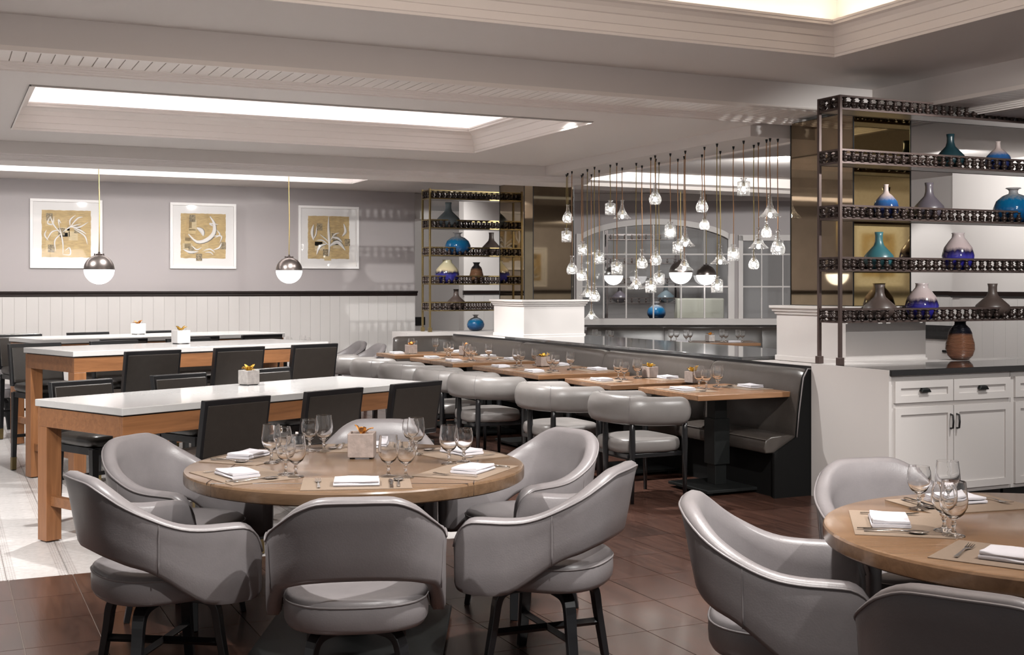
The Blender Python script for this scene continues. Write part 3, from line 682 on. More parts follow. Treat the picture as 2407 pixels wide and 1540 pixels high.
def rollchair(label):
    t = empty('roll_back_chair', label, 'chair')
    P = spline([(.285, .27, .655), (.298, .15, .657), (.300, 0, .66), (.265, -.16, .668), (.16, -.27, .675), (0, -.305, .678), (-.16, -.27, .675), (-.265, -.16, .668), (-.300, 0, .66), (-.298, .15, .657), (-.285, .27, .655)], 49)
    sh = [max(.02, min(1, math.sqrt(max(0, 1-(1-min(i, 48-i)/4)**2)))) if min(i, 48-i) < 4 else 1 for i in range(49)]
    MB().tube(P, [.104*s for s in sh], 14, False, [.056*s for s in sh]).ob('back_roll', M_leather2, t, True)
    for i in (16, 32):
        p = Vector(P[i]); d = (Vector(P[i+1])-Vector(P[i-1])).normalized(); b = d.cross(Vector((0, 0, 1)))
        MB().tube([p+Vector((0, 0, 1))*(.105*math.cos(a))+b*(.057*math.sin(a)) for a in [2*PI*k/20 for k in range(20)]], .002, 4, True).ob('seam', M_pipe, t, True)
    cushion('seat', M_leather2, t, .265, .265, .355, .455, 32, 4.0, .018, .92, .0)
    MB().box(-.235, .235, -.225, .235, .325, .356).ob('seat_frame', M_black, t, False, .004)
    for x, y, h in ((-.245, -.19, .60), (.245, -.19, .60), (.275, .235, .58), (-.275, .235, .58)):
        MB().lathe([(.013, 0), (.020, .30), (.024, .42), (.021, .52), (.018, h)], 10, x, y).ob('leg', M_black, t, True)
    MB().lathe([(.013, 0), (.021, .30), (.025, .42), (.020, .54), (.018, .60)], 10, 0, -.27).ob('back_leg', M_black, t, True)
    return t
RC = Proto(rollchair('x'))
rl = ['grey roll back chair at the nearest banquette table', 'grey roll back chair at the second banquette table', 'grey roll back chair, third along the banquette row', 'grey roll back chair, fourth along the banquette row', 'grey roll back chair, fifth along the banquette row', 'grey roll back chair, sixth along the banquette row', 'farthest grey roll back chair, right of the second bar table']
for (x, y, k), nm in zip(((4.66, 7.76, .0), (4.56, 8.82, .02), (4.46, 10.05, -.02), (4.42, 10.82, 0), (4.40, 11.80, .02), (4.34, 12.56, 0), (4.24, 13.5, .05)), rl):
    RC.put((x, y, 0), -PI/2+k, nm, 'roll back chairs along the banquette')

def barstool(label, hs, hb, w=.46):
    t = empty('bar_stool', label, 'stool')
    h = w/2
    def slab(name, y0, y1, z0, z1, m, inset=0, ybot=None, ytop=None):
        hw = h-inset
        return MB().loft([[(-hw, ybot+y0, z0), (hw, ybot+y0, z0), (hw, ybot+y1, z0), (-hw, ybot+y1, z0)], [(-hw, ytop+y0, z1), (hw, ytop+y0, z1), (hw, ytop+y1, z1), (-hw, ytop+y1, z1)]]).ob(name, m, t, False, .005)
    yb, yt = -.215, -.275
    slab('back_frame', -.022, .022, hs-.03, hb, M_black, 0, yb, yt)
    sl = (yt-yb)/(hb-hs)
    slab('back_pad', -.03, -.018, hs+.0, hb-.03, M_brownl, .018, yb, yt+.005)
    slab('inner_pad', .018, .034, hs+.0, hb-.03, M_brownl, .018, yb, yt+.005)
    cushion('seat', M_brownl, t, h, .225, hs-.075, hs, 28, 7, .012, 1, .01)
    box('seat_rail', M_black, -h+.012, h-.012, -.20, .22, hs-.12, hs-.074, t)
    def leg(x, y, dy, sab):
        s0, s1 = .024, .017
        f = lambda u: (x, y+dy*(1-u), )
        r = lambda u, s: [(x-s, y+dy*(1-u)-s, u*(hs-.08)), (x+s, y+dy*(1-u)-s, u*(hs-.08)), (x+s, y+dy*(1-u)+s, u*(hs-.08)), (x-s, y+dy*(1-u)+s, u*(hs-.08))]
        l = MB().loft([r(.0, s1), r(1, s0)]).ob('leg', M_black, t, False, .003)
        if sab: MB().loft([r(0.012, s1+.001), r(.17, s1+.0018)]).ob('brass_sabot', M_brass, l)
    for sx in (-1, 1):
        leg(sx*(h-.028), -.2, -.03, True); leg(sx*(h-.028), .205, .01, True)
    MB().box(-h+.03, h-.03, .195, .215, .2, .225).ob('footrest', M_brass, t)
    MB().box(-h+.03, h-.03, -.215, -.200, .28, .305).ob('rear_stretcher', M_black, t)
    return t

# ------------------------------------------------------------------ bar tables with stools
def bartable(label, A, u, v, L, Wd, h, stools_f, stools_b, proto, word):
    org = (A[0]+(u[0]*L+v[0]*Wd)/2, A[1]+(u[1]*L+v[1]*Wd)/2)
    ux = (RT[0]*u[0]+FW[0]*u[1], RT[1]*u[0]+FW[1]*u[1]); rz = math.atan2(ux[1], ux[0])
    t = empty('bar_table', label, 'table', (*G(*org), 0), rz, 'long white topped bar tables')
    a, b = L/2, Wd/2
    box('tabletop', M_stone, -a, a, -b, b, h-.042, h, t, .004)
    e = .012
    box('sub_frame', M_black, -a+e+.01, a-e-.01, -b+e+.01, b-e-.01, h-.05, h-.042, t)
    for y in (-b+e, b-e-.03): box('apron', M_teak, -a+e, a-e, y, y+.03, h-.165, h-.05, t, .002)
    for x in (-a+e, a-e-.03): box('apron', M_teak, x, x+.03, -b+e+.03, b-e-.03, h-.165, h-.05, t, .002)
    for sx in (-1, 1):
        for sy in (-1, 1):
            x0 = sx*(a-e-.05); y0 = sy*(b-e-.05)
            box('leg', M_teakz, x0-.05, x0+.05, y0-.05, y0+.05, .008, h-.165, t, .003)
            MB().lathe([(.02, 0), (.02, .008)], 8, x0, y0).ob('foot_glide', M_black, t)
        box('end_stretcher', M_teak, sx*(a-e-.05)-.022, sx*(a-e-.05)+.022, -b+.11, b-.11, .22, .28, t, .002)
    box('long_stretcher', M_teak, -a+.09, a-.09, -.025, .025, .222, .278, t, .002)
    for side, lst, off in (('near', stools_f, Wd+.20), ('far', stools_b, -.20)):
        for k, s in enumerate(lst):
            p = (A[0]+u[0]*s+v[0]*off, A[1]+u[1]*s+v[1]*off); sg = -1 if side == 'near' else 1
            d = (v[0]*sg, v[1]*sg)
            proto.put((*G(*p), 0), facing(RT[0]*d[0]+FW[0]*d[1], RT[1]*d[0]+FW[1]*d[1]),
                      'dark leather stool, %s on the %s side of the %s' % (('leftmost', 'middle one', 'rightmost')[k], side, word), 'dark leather stools at the '+word)
    return (t, rz, G(*org))
ST1 = Proto(barstool('x', .60, .925)); ST2 = Proto(barstool('x', .745, 1.07))
B1 = bartable('nearest white topped bar table with reddish wood legs', (-2.918, 7.44), (.631, .776), (.776, -.631), 2.52, .93, .868, (.43, 1.17, 1.90), (.60, 1.38, 2.18), ST1, 'nearest bar table')
B2 = bartable('middle white topped bar table with reddish wood legs', (-3.994, 9.946), (.707, .707), (.707, -.707), 2.40, .90, 1.06, (.41, 1.17, 1.91), (.30, 1.03, 1.78), ST2, 'middle bar table')
B3 = bartable('farthest white topped bar table near the panelled wall', (-4.98, 12.04), (.737, .676), (.676, -.737), 2.62, .88, 1.06, (.57, 1.33, 2.05), (.28, 1.01, 1.75), ST2, 'farthest bar table')

# ------------------------------------------------------------------ round tables
def roundtable(label, C, R, h, m, seam):
    x, y = G(*C); t = empty('round_table', label, 'table', (x, y, 0), -YAW)
    MB().lathe([(R-.012, h-.058), (R-.002, h-.052), (R, h-.045), (R, h-.010), (R-.004, h-.003), (R-.012, h)], 96).ob('tabletop', m, t, .5)
    if seam:
        for q in range(4):
            a = PI/4+q*PI/2; k = .985*R
            p0 = (k*math.cos(a-.02+PI/4*0), k*math.sin(a-.02)); 
        s = R*.72
        for q in range(4):
            c, sn = math.cos(q*PI/2), math.sin(q*PI/2)
            w = math.sqrt(R*R-s*s)-.002
            pts = [(-w, -s), (w, -s)]
            pr = [(x_*c-y_*sn, x_*sn+y_*c) for x_, y_ in pts]
            MB().tube([(*pr[0], h-.05), (*pr[0], h+.0004), (*pr[1], h+.0004), (*pr[1], h-.05)], .0016, 4).ob('leaf_joint', M_dark, t)
    MB().lathe([(.28, h-.075), (.28, h-.058)], 24).ob('top_mount', M_iron, t)
    pedestal(t, h, 0, 0, .40)
    return (x, y)
R1 = roundtable('large round oak dining table laid for six, left foreground', T1C, .74, .77, M_oak, True)
R2 = roundtable('round brown dining table cut by the right picture edge', T2C, .74, .77, M_walnut, False)

ORD = ['first', 'second', 'third', 'fourth', 'fifth', 'sixth', 'seventh', 'eighth', 'ninth', 'tenth', 'eleventh', 'twelfth', 'thirteenth', 'fourteenth', 'fifteenth']
# ------------------------------------------------------------------ table settings
def goblet(label, H, k):
    t = MB().lathe([(.002, .0), (.033*k, .0), (.035*k, .002), (.030*k, .005), (.010*k, .010), (.0055*k, .020), (.006*k, .032), (.0095*k, .038), (.006*k, .044), (.006*k, .050), (.014*k, .056), (.030*k, .070), (.041*k, .092), (.0432*k, .112), (.041*k, .135), (.0372*k, H-.006), (.0365*k, H),
                        (.0352*k, H), (.0357*k, H-.006), (.0395*k, .135), (.0415*k, .112), (.039*k, .093), (.028*k, .073), (.010*k, .061), (.001, .059)], 28).ob('goblet', M_goblet, None, .75)
    return tag(t, label, 'glass')
GB = Proto(goblet('x', .172, 1.0)); GS = Proto(goblet('x', .152, .96))
def napkin():
    b = MB()
    for k, (w, d) in enumerate(((.090, .060), (.087, .057))):
        z = .012*k; n = 7; rings = []
        for i in range(n):
            u = -1+2*i/(n-1); wv = .0016*math.sin(3*u+k*2)
            rings.append([(u*w, -d, z+.001), (u*w, d, z+.001+abs(wv)), (u*w, d+.002, z+.007), (u*w, d, z+.0115+wv), (u*w, -d*.2, z+.0115+wv*1.5), (u*w, -d, z+.0115-wv), (u*w, -d-.003, z+.006)])
        b.loft(rings)
    o = b.ob('napkin', M_linen, None, 1.0); return tag(o, 'x', 'napkin')
NP = Proto(napkin())
PM = Proto(tag(MB().box(-.215, .215, -.15, .15, 0, .0022).ob('placemat', M_matp), 'x', 'placemat'))
def fork():
    b = MB(); P = [(0, -.095, .003), (0, -.05, .004), (0, 0, .007), (0, .03, .004)]
    b.loft([[(x-w, y, z), (x+w, y, z), (x+w, y, z+.002), (x-w, y, z+.002)] for (x, y, z), w in zip(P+[(0, .05, .0025), (0, .056, .003)], (.006, .0045, .0028, .004, .011, .011))])
    for k in (-1, -.333, .333, 1):
        b.loft([[(k*.0095-w, y, z), (k*.0095+w, y, z), (k*.0095+w, y, z+.0018), (k*.0095-w, y, z+.0018)] for y, z, w in ((.054, .003, .0017), (.08, .005, .0015), (.098, .009, .0008))])
    return tag(b.ob('fork', M_steel, None, .8), 'x', 'fork')
def knife():
    return tag(MB().loft([[(x-w, y, .0006), (x+w, y, .0006), (x+w, y, z), (x-w, y, z)] for x, y, w, z in ((0, -.11, .006, .006), (0, -.06, .0055, .007), (0, -.01, .0045, .006), (.001, .0, .0085, .003), (.001, .07, .009, .0026), (-.001, .105, .004, .002), (-.004, .112, .001, .002))]).ob('knife', M_steel, None, .8), 'x', 'knife')
def spoon():
    b = MB(); b.loft([[(-w, y, z), (w, y, z), (w, y, z+.002), (-w, y, z+.002)] for y, z, w in ((-.10, .002, .006), (-.05, .004, .0045), (0, .008, .0026), (.035, .005, .003))])
    rings = []
    for i in range(9):
        a = -PI/2+PI*i/8; y = .062+.03*math.sin(a); w = max(.002, .021*math.cos(a)); 
        rings.append([(w*c, y, .006-.005*math.cos(a)*(1-c*c)+.0) for c in (-1, -.7, -.3, .3, .7, 1)]+[(w*c, y, .0075-.005*math.cos(a)*(1-c*c)) for c in (1, .7, .3, -.3, -.7, -1)])
    b.loft(rings); return tag(b.ob('spoon', M_steel, None, True), 'x', 'spoon')
FK, KN, SP = Proto(fork()), Proto(knife()), Proto(spoon())
def setting(x, y, z, rz, place, table, full=True, mats=True, g=None, nap_rot=0, gs=((-.02, .20), (.06, .17)), loaded=True):
    """one place setting; local +y points from the diner to the table centre"""
    c, s = math.cos(rz), math.sin(rz)
    def at(a, b, h=0): return (x+a*c-b*s, y+a*s+b*c, z+h)
    w = '%s of the %s' % (place, table)
    if mats: PM.put(at(0, 0, .0005), rz, 'woven tan placemat at the '+w, 'placemats on the '+table)
    h = .0032 if mats else .001
    NP.put(at(0, -.03, h), rz+nap_rot, 'folded white napkin at the '+w, 'napkins on the '+table)
    FK.put(at(-.15, -.02, h), rz+.05, 'steel fork at the '+w, 'cutlery on the '+table)
    if full: KN.put(at(.135, -.03, h), rz, 'steel knife at the '+w, 'cutlery on the '+table)
    SP.put(at(.165, -.02, h), rz-.03, 'steel spoon at the '+w, 'cutlery on the '+table)
    for k, (a, b) in enumerate(gs):
        (GB, GS)[k].put(at(a, b, h if mats and abs(b) < .15 and abs(a) < .2 else .001), 0, ('taller', 'shorter')[k]+' water goblet at the '+w, 'goblets on the '+table)
for nm, (a, b) in dirs:
    ax, ay = RT[0]*a+FW[0]*b, RT[1]*a+FW[1]*b; r = .535
    gs = {'front': ((.13, .15), (.20, .12)), 'right front': ((.16, .16), (.23, .12)), 'right back': ((.10, .16), (.19, .13)), 'back': ((.20, .12), (.27, .1)), 'left back': ((.12, .17), (.03, .17)), 'left front': ((.17, .15), (.10, .14))}[nm]
    setting(R1[0]+ax*r, R1[1]+ay*r, .77, facing(-ax, -ay), nm+' seat', 'large round table', True, True, None, random.uniform(-.05, .05), gs)
for nm, (a, b), gs in (('left seat', (-.97, .22), ((.17, .15), (.10, .13))), ('front seat', (-.60, -.80), ((.28, .2), (.32, .14))), ('back seat', (-.29, .957), ((.13, .1), (.21, .05)))):
    ax, ay = RT[0]*a+FW[0]*b, RT[1]*a+FW[1]*b; r = .50
    setting(R2[0]+ax*r, R2[1]+ay*r, .77, facing(-ax, -ay), nm, 'right round table', True, True, None, 0, gs if nm != 'front seat' else ())
names = {'a': 'nearest banquette table', 'b': 'second banquette table', 'c': 'middle pair of banquette tables', 'd': 'far pair of banquette tables', 'e': 'farthest banquette table'}
for k, (x0, x1, y0, y1, h) in TABLES.items():
    ys = [(y0+y1)/2] if k in 'abe' else [y0+(y1-y0)*.25, y0+(y1-y0)*.75]
    for i, yy in enumerate(ys):
        q = '' if len(ys) == 1 else ('nearer ' if i == 0 else 'farther ')
        if len(ys) == 1 or True:
            setting(x0+.17, yy, h, -PI/2, q+'chair side', names[k], False, True, None, 0, ((-.12, .20), (-.02, .20)))
            setting(x1-.17, yy, h, PI/2, q+'banquette side', names[k], False, True, None, 0, ((.10, .2), (.18, .16)))
x, y, h = FARSMALL
for k, (a, b) in enumerate(((-.25, .1), (-.2, .15), (.02, -.1), (.08, -.05), (.28, .05), (.33, .0))):
    (GB, GS)[k % 2].put((x+a*RT[0], y+a*RT[1]+b, h), 0, 'distant water goblet on the small far table, %s from the left' % ORD[k], 'goblets on the small far table')

def planter(label, m, mp, s=.095, n=7, seed=1):
    rnd = random.Random(seed)
    t = empty('flower_pot', label, 'flower pot'); h = s/2
    v = [(-h, -h), (h, -h), (h, h), (-h, h)]; i = [(x*.84, y*.84) for x, y in v]
    rectpts = MB().loft([[(*p, .006) for p in v], [(*p, s*.98) for p in v], [(*p, s*.98) for p in i], [(*p, s*.8) for p in i]])
    rectpts.ob('pot', m, t, False, .003)
    for sx in (-1, 1):
        MB().box(sx*h*.75-.006, sx*h*.75+.006, -h*.85, h*.85, 0, .007).ob('foot', M_iron, t)
    for k in range(n):
        a = 2*PI*k/n+rnd.uniform(-.3, .3); L = rnd.uniform(.045, .07); tl = rnd.uniform(.25, .9); r0 = rnd.uniform(0, .012)
        pp = []
        for u in (0, .25, .55, .8, 1):
            r = r0+L*u*math.cos(tl)*.9; z = s*.93+L*u*math.sin(tl)+.010*math.sin(u*3); w = .019*math.sin(PI*min(.97, u*.85+.12))
            pp.append([(r*math.cos(a)-w*math.sin(a), r*math.sin(a)+w*math.cos(a), z), (r*math.cos(a), r*math.sin(a), z-.004), (r*math.cos(a)+w*math.sin(a), r*math.sin(a)-w*math.cos(a), z), (r*math.cos(a), r*math.sin(a), z-.0055)])
        MB().loft(pp).ob('petal', mp, t, True)
    return t
def pot(label, m, mp, x, y, z, rz, s=.095, seed=1, n=7):
    t = planter(label, m, mp, s, n, seed); t.location = (x, y, z+.0006); t.rotation_euler = (0, 0, rz); t['group'] = 'flower pots on the tables'
def on_table(px, py, h):              # room point of a picture point on a level surface of height h
    z = FPX*(EYE-h)/(py-HY); return G((px-CX)/FPX*z, z)
pot('square mottled brown pot with orange petals on the large round table', M_concb, M_petal, *on_table(851, 1076, .77), .77, -YAW, .118, 3, 4)
pot('square concrete pot with yellow petals on the nearest bar table', M_conc, M_petaly, *on_table(585, 905, .868), .868, .45, .105, 5, 8)
pot('square concrete pot with orange petals on the nearest banquette table', M_concb, M_petaly, *on_table(1629, 901, .77), .77, .15, .10, 6)
pot('square concrete pot with orange petals on the second banquette table', M_concb, M_petaly, *on_table(1528, 889, .77), .77, .15, .10, 7)
pot('square concrete pot with orange petals on the middle banquette tables', M_concb, M_petaly, *on_table(1276, 862, .77), .77, .1, .10, 8)
pot('square concrete pot with orange petals on the far pair of banquette tables', M_concb, M_petal, *on_table(1094, 836, .77), .77, .1, .11, 9)
pot('square concrete pot with orange petals on the farthest banquette table', M_concb, M_petal, 4.98, 13.42, .77, .1, .11, 10)
M_wpot = mat('white_marble_pot', (.72, .70, .69), .3, noise=.12, nscale=12)
pot('white marbled pot with golden petals on the middle bar table', M_wpot, M_petaly, *on_table(425, 808, 1.06), 1.06, .3, .12, 11, 8)
pot('white marbled pot with orange petals on the farthest bar table', M_wpot, M_petal, *on_table(325, 786, 1.06), 1.06, .3, .115, 12, 6)

# ------------------------------------------------------------------ pendants
def globe(label, px, py, dia_px, D=.31, ceil=3.18):
    z = FPX*D/dia_px; x, y = G((px-CX)/FPX*z, z); zc = EYE+(HY-py)*z/FPX; R = D/2
    t = empty('globe_pendant', label, 'lamp', (x, y, zc), 0, 'half metal globe pendants')
    n = 14
    MB().lathe([(R*math.cos(a), R*math.sin(a)) for a in [PI/2*k/n for k in range(n)]]+[(.012, R), (.002, R+.002)], 36).ob('metal_cap', M_cap, t, .9)
    MB().lathe([(.002, -R*.985)]+[(R*.985*math.cos(a), R*.985*math.sin(a)) for a in [-PI/2+PI/2*k/n for k in range(1, n)]]+[(R*.985, -.001)], 36).ob('opal_shade', M_opal, t, True)
    MB().lathe([(.035, R-.008), (.035, R+.008), (.012, R+.012), (.010, R+.03)], 16).ob('cap_fitting', M_bronze, t)
    for s in (-1, 1): MB().lathe([(.006, R-.01), (.006, R+.012)], 8, s*.045, 0).ob('screw', M_bronze, t)
    MB().tube([(0, 0, R+.02), (.004, 0, (ceil-zc)*.4), (-.003, 0, (ceil-zc)*.7), (0, 0, ceil-zc)], .005, 6).ob('cord', M_cordy, t, True)
globe('left half metal, half opal globe pendant in front of left picture', 233, 634, 70)
globe('right half metal, half opal globe pendant beside right picture', 679.5, 636, 62)
globe('largest globe pendant in the nook in front of the arched mirror', 1600, 641, 54.5, .31, 3.02)
globe('left globe pendant in the nook, partly behind a decanter lamp', 1442, 648, 45, .31, 3.02)
globe('right globe pendant in the nook in front of the arched mirror', 1660, 647, 47, .31, 3.02)
def shade(kind):
    n = 20
    if kind == 'S':
        pr = [(.010, .135), (.022, .134), (.026, .130), (.016, .122), (.015, .114), (.034, .108), (.046, .104), (.048, .098), (.048, .004), (.046, 0)]
    elif kind == 'T':
        pr = [(.011, .185), (.019, .184), (.021, .180), (.014, .174), (.015, .14), (.021, .115), (.038, .085), (.052, .055), (.054, .035), (.048, .012), (.038, 0)]
    else:
        pr = [(.011, .195), (.019, .194), (.021, .19), (.013, .184), (.014, .15), (.018, .125), (.03, .09), (.05, .055), (.075, .032), (.086, .022), (.083, .016)]
    rings = [[(r*(1+(.05 if (j % 2 and .015 < z < .11) else 0))*math.cos(2*PI*j/n), r*(1+(.05 if (j % 2 and .015 < z < .11) else 0))*math.sin(2*PI*j/n), z) for j in range(n)] for r, z in pr]
    return MB().loft(rings, False).me(.3), pr[0][1]
SH = {k: shade(k) for k in 'STF'}
BULB = MB().lathe([(.002, -.020), (.011, -.017), (.0165, -.007), (.017, .002), (.012, .013), (.007, .022)], 12).me(True)
SOCK = MB().lathe([(.012, 0), (.013, .004), (.013, .04), (.006, .046)], 10).me(True)
TIP = MB().lathe([(.004, -.03), (.009, -.012), (.011, 0)], 8).me()
PEND = [('T', 370, 497, 615, 297), ('S', 362, 650, 740, 305), ('T', 397, 828, 948, 285), ('S', 468, 735, 825, 300), ('T', 460, 875, 990, 310), ('F', 497, 985, 1105, 272), ('T', 543, 1003, 1125, 257), ('F', 523, 1140, 1245, 305), ('S', 573, 790, 882, 278), ('S', 645, 470, 565, 243), ('F', 722, 468, 600, 262), ('S', 687, 848, 950, 232), ('F', 813, 920, 1055, 232), ('T', 850, 785, 910, 248), ('S', 907, 970, 1068, 197), ('T', 935, 358, 497, 183), ('T', 939, 760, 890, 205), ('S', 960, 922, 1020, 228), ('S', 1033, 608, 710, 170), ('S', 1082, 718, 812, 205), ('F', 1130, 637, 780, 153), ('F', 1123, 800, 935, 188), ('T', 1238, 410, 547, 177), ('T', 1254, 545, 660, 128), ('F', 1356, 752, 895, 155), ('S', 1335, 960, 1068, 107), ('S', 1441, 755, 860, 125), ('S', 1507, 325, 440, 88), ('T', 1573, 795, 915, 115), ('F', 1603, 645, 795, 100), ('T', 1655, 590, 710, 80), ('F', 1678, 432, 595, 50), ('T', 1728, 660, 822, 27)]
kn = {'S': 'square cut glass decanter pendant', 'T': 'teardrop cut glass decanter pendant', 'F': 'flared cut glass decanter pendant'}
cnt = {}
for kind, zx, zt, zb_, zc in sorted(PEND, key=lambda p: p[1]):
    px, pt_, pb, pc = 1200+zx*.3636, 300+zt*.3636, 300+zb_*.3636, 300+zc*.3636
    d = FPX*(2.785-EYE)/(HY-pc); d = max(d, 8.24/(FW[1]+(px-CX)/FPX*RT[1])); x, y = G((px-CX)/FPX*d, d)
    k = cnt.get(kind, 0); cnt[kind] = k+1
    zt_ = EYE+(HY-pt_)*d/FPX; zbm = EYE+(HY-pb)*d/FPX
    me_, hh = SH[kind]; sc = (zt_-zbm)/hh
    t = empty('decanter_pendant', 'lit %s, %s of its shape from the left' % (kn[kind], ORD[k]), 'lamp', (x, y, zbm), 0, 'decanter pendants above the partition')
    o = link('glass_shade', me_, M_cut, t); o.scale = (sc, sc, sc)
    bz = {'S': .05, 'T': .045, 'F': .035}[kind]*sc
    link('bulb', BULB, M_bulb, t, (0, 0, bz)); link('socket', SOCK, M_brass, t, (0, 0, bz+.02))
    Lc = 2.789-zbm
    MB().tube([(0, 0, bz+.06), (.003, 0, bz+.06+(Lc-bz)*.3), (-.003, 0, bz+.06+(Lc-bz)*.6), (0, 0, Lc)], .0042, 5).ob('cord', M_cord if k % 3 else M_cordy, t, True)
    link('ceiling_tip', TIP, M_iron, t, (0, 0, Lc))

# ------------------------------------------------------------------ pictures on the back wall
def zat(px, y): 
    x = xat(px, y); return FW[0]*x+FW[1]*y
def picture(label, pl, ptp, pr_, pb, seed):
    rnd = random.Random(seed); Y = WB
    x0, x1 = xat(pl, Y), xat(pr_, Y); dm = (zat(pl, Y)+zat(pr_, Y))/2
    z1 = EYE+(HY-ptp)*dm/FPX; z0 = EYE+(HY-pb)*dm/FPX
    t = empty('framed_picture', label, 'picture', ((x0+x1)/2, Y, (z0+z1)/2), 0, 'framed collages on the grey wall')
    w, h = (x1-x0)/2, (z1-z0)/2; f = .035
    def fr(a, b, c, d, y0, y1): return MB().box(a, b, y0, y1, c, d)
    box('frame_rail', M_mount, -w, w, -.04, -.002, h-f, h, t, .003); box('frame_rail', M_mount, -w, w, -.04, -.002, -h, -h+f, t, .003)
    box('frame_rail', M_mount, -w, -w+f, -.04, -.002, -h+f, h-f, t, .003); box('frame_rail', M_mount, w-f, w, -.04, -.002, -h+f, h-f, t, .003)
    box('mount', M_mount, -w+f, w-f, -.016, -.002, -h+f, h-f, t)
    q = .68; n = 22; v = []
    out = []
    for k in range(4*n):
        u = -1+2*(k % n)/n; j = rnd.uniform(-.012, .012)
        a, b = ((u, -1+j), (1+j, u), (-u, 1+j), (-1+j, -u))[k//n]
        out.append((a*w*q, b*h*q))
    pap = MB().loft([[(a, -.0165, b) for a, b in out], [(a, -.019, b) for a, b in out]]).ob('collage_sheet', M_paper, t)
    for k in range(7):
        a, b = rnd.uniform(-.5, .35)*w, rnd.uniform(-.6, .45)*h; sw, sh_ = rnd.uniform(.08, .16)*w, rnd.uniform(.08, .2)*h
        box('newsprint_scrap', mat('scrap_%d' % (k % 3), ((.68, .52, .28), (.56, .40, .20), (.70, .57, .36))[k % 3], .8, noise=.3, nscale=7, stretch=(2, 1, 10)), a-sw, a+sw, -.0196, -.019, b-sh_, b+sh_, pap)
    for a, b in {1: ((-.47, .47), (-.14, .05), (.3, .12), (-.42, -.44)), 2: ((-.33, .52), (.6, -.30), (-.36, -.45), (-.13, -.66)), 3: ((-.3, .32), (.18, .02), (.62, -.16), (-.1, -.5))}[seed]:
        box('printed_stamp', M_ink, (a-.09)*w, (a+.09)*w, -.0204, -.0197, (b-.1)*h, (b+.12)*h, pap)
    def stroke(pts, r):
        P = spline([(a*w, -.021, b*h) for a, b in pts], 16)
        MB().tube(P, [r*max(.25, math.sin(PI*(k+.5)/16)) for k in range(16)], 5, False, .0014).ob('white_stroke', M_chalk, pap, True)
    if seed == 1:
        for pts in (((-.1, -.6), (-.1, -.3), (-.15, .0), (-.2, .2)), ((-.15, 0), (-.35, .25), (-.45, .5)), ((-.45, .5), (-.52, .3), (-.38, .28), (-.35, .5)), ((-.1, .05), (.1, .2), (.4, .3)), ((.1, .2), (.3, .45), (.45, .5)), ((.1, .2), (.35, .2), (.6, .35)), ((.1, .22), (.1, .4), (.25, .55)), ((.15, .2), (.4, .1), (.55, .0)), ((-.2, .1), (-.4, .05), (-.55, -.2)), ((-.15, .0), (-.32, -.2), (-.3, -.5)), ((-.1, -.6), (.1, -.6), (.08, -.4), (-.05, -.5)), ((.2, .15), (.5, -.05), (.58, -.3)), ((-.55, .1), (-.6, -.05), (-.5, -.2)), ((-.2, .2), (-.22, .4), (-.15, .3))): stroke(pts, .011)
    elif seed == 2:
        for pts, r in ((((.2, .6), (.32, .4), (.32, .1), (.1, -.12), (-.2, -.18), (-.45, .05)), .034), (((.3, .3), (.2, .38), (.45, .36)), .014), (((-.2, .25), (-.05, .15), (0, 0)), .035), (((-.6, -.42), (-.4, -.5), (-.15, -.48)), .02), (((.4, .2), (.5, .05), (.35, -.05)), .012), (((.3, 0), (.55, .0), (.5, -.2)), .012), (((.55, -.2), (.48, -.35), (.3, -.42)), .014), (((-.35, -.3), (-.2, -.42), (-.05, -.35)), .012), (((.0, -.45), (.2, -.4), (.35, -.5)), .012), (((.05, -.5), (.22, -.5), (.3, -.58)), .01)): stroke(pts, r)
    else:
        for pts, r in ((((.0, .66), (-.01, .3), (.02, -.2), (0, -.6)), .022), (((-.5, .4), (-.55, .15), (-.5, -.1)), .025), (((-.4, .35), (-.42, .1), (-.5, -.05)), .012), (((.5, .45), (.55, .2), (.45, .05)), .022), (((-.4, -.55), (-.3, -.3), (-.05, -.2)), .022), (((.0, -.3), (.3, -.15), (.55, -.4)), .03), (((.1, .0), (.3, -.02), (.45, -.15)), .02), (((-.4, -.1), (-.2, -.1), (0, -.25)), .012), (((.05, -.1), (.2, .1), (.35, .15)), .012), (((-.3, .1), (-.1, -.05), (0, -.15)), .01)): stroke(pts, r)
    box('glazing', M_glazing, -w+f, w-f, -.032, -.031, -h+f, h-f, t)
picture('left framed newsprint collage with white root drawing on grey wall', 70, 469, 240, 631, 1)
picture('middle framed newsprint collage with white curved drawing on grey wall', 399, 478, 554, 632, 2)
picture('right framed newsprint collage with white leaf drawing, glass reflecting', 700, 485, 842, 632, 3)

q = bpy.data.objects.get('framed_picture.001'); _K.clear()
dup(q, (11.75, 1.55, 2.0), PI, 'framed newsprint collage seen only mirrored in the far bronze pillar', 'framed collages on the grey wall')

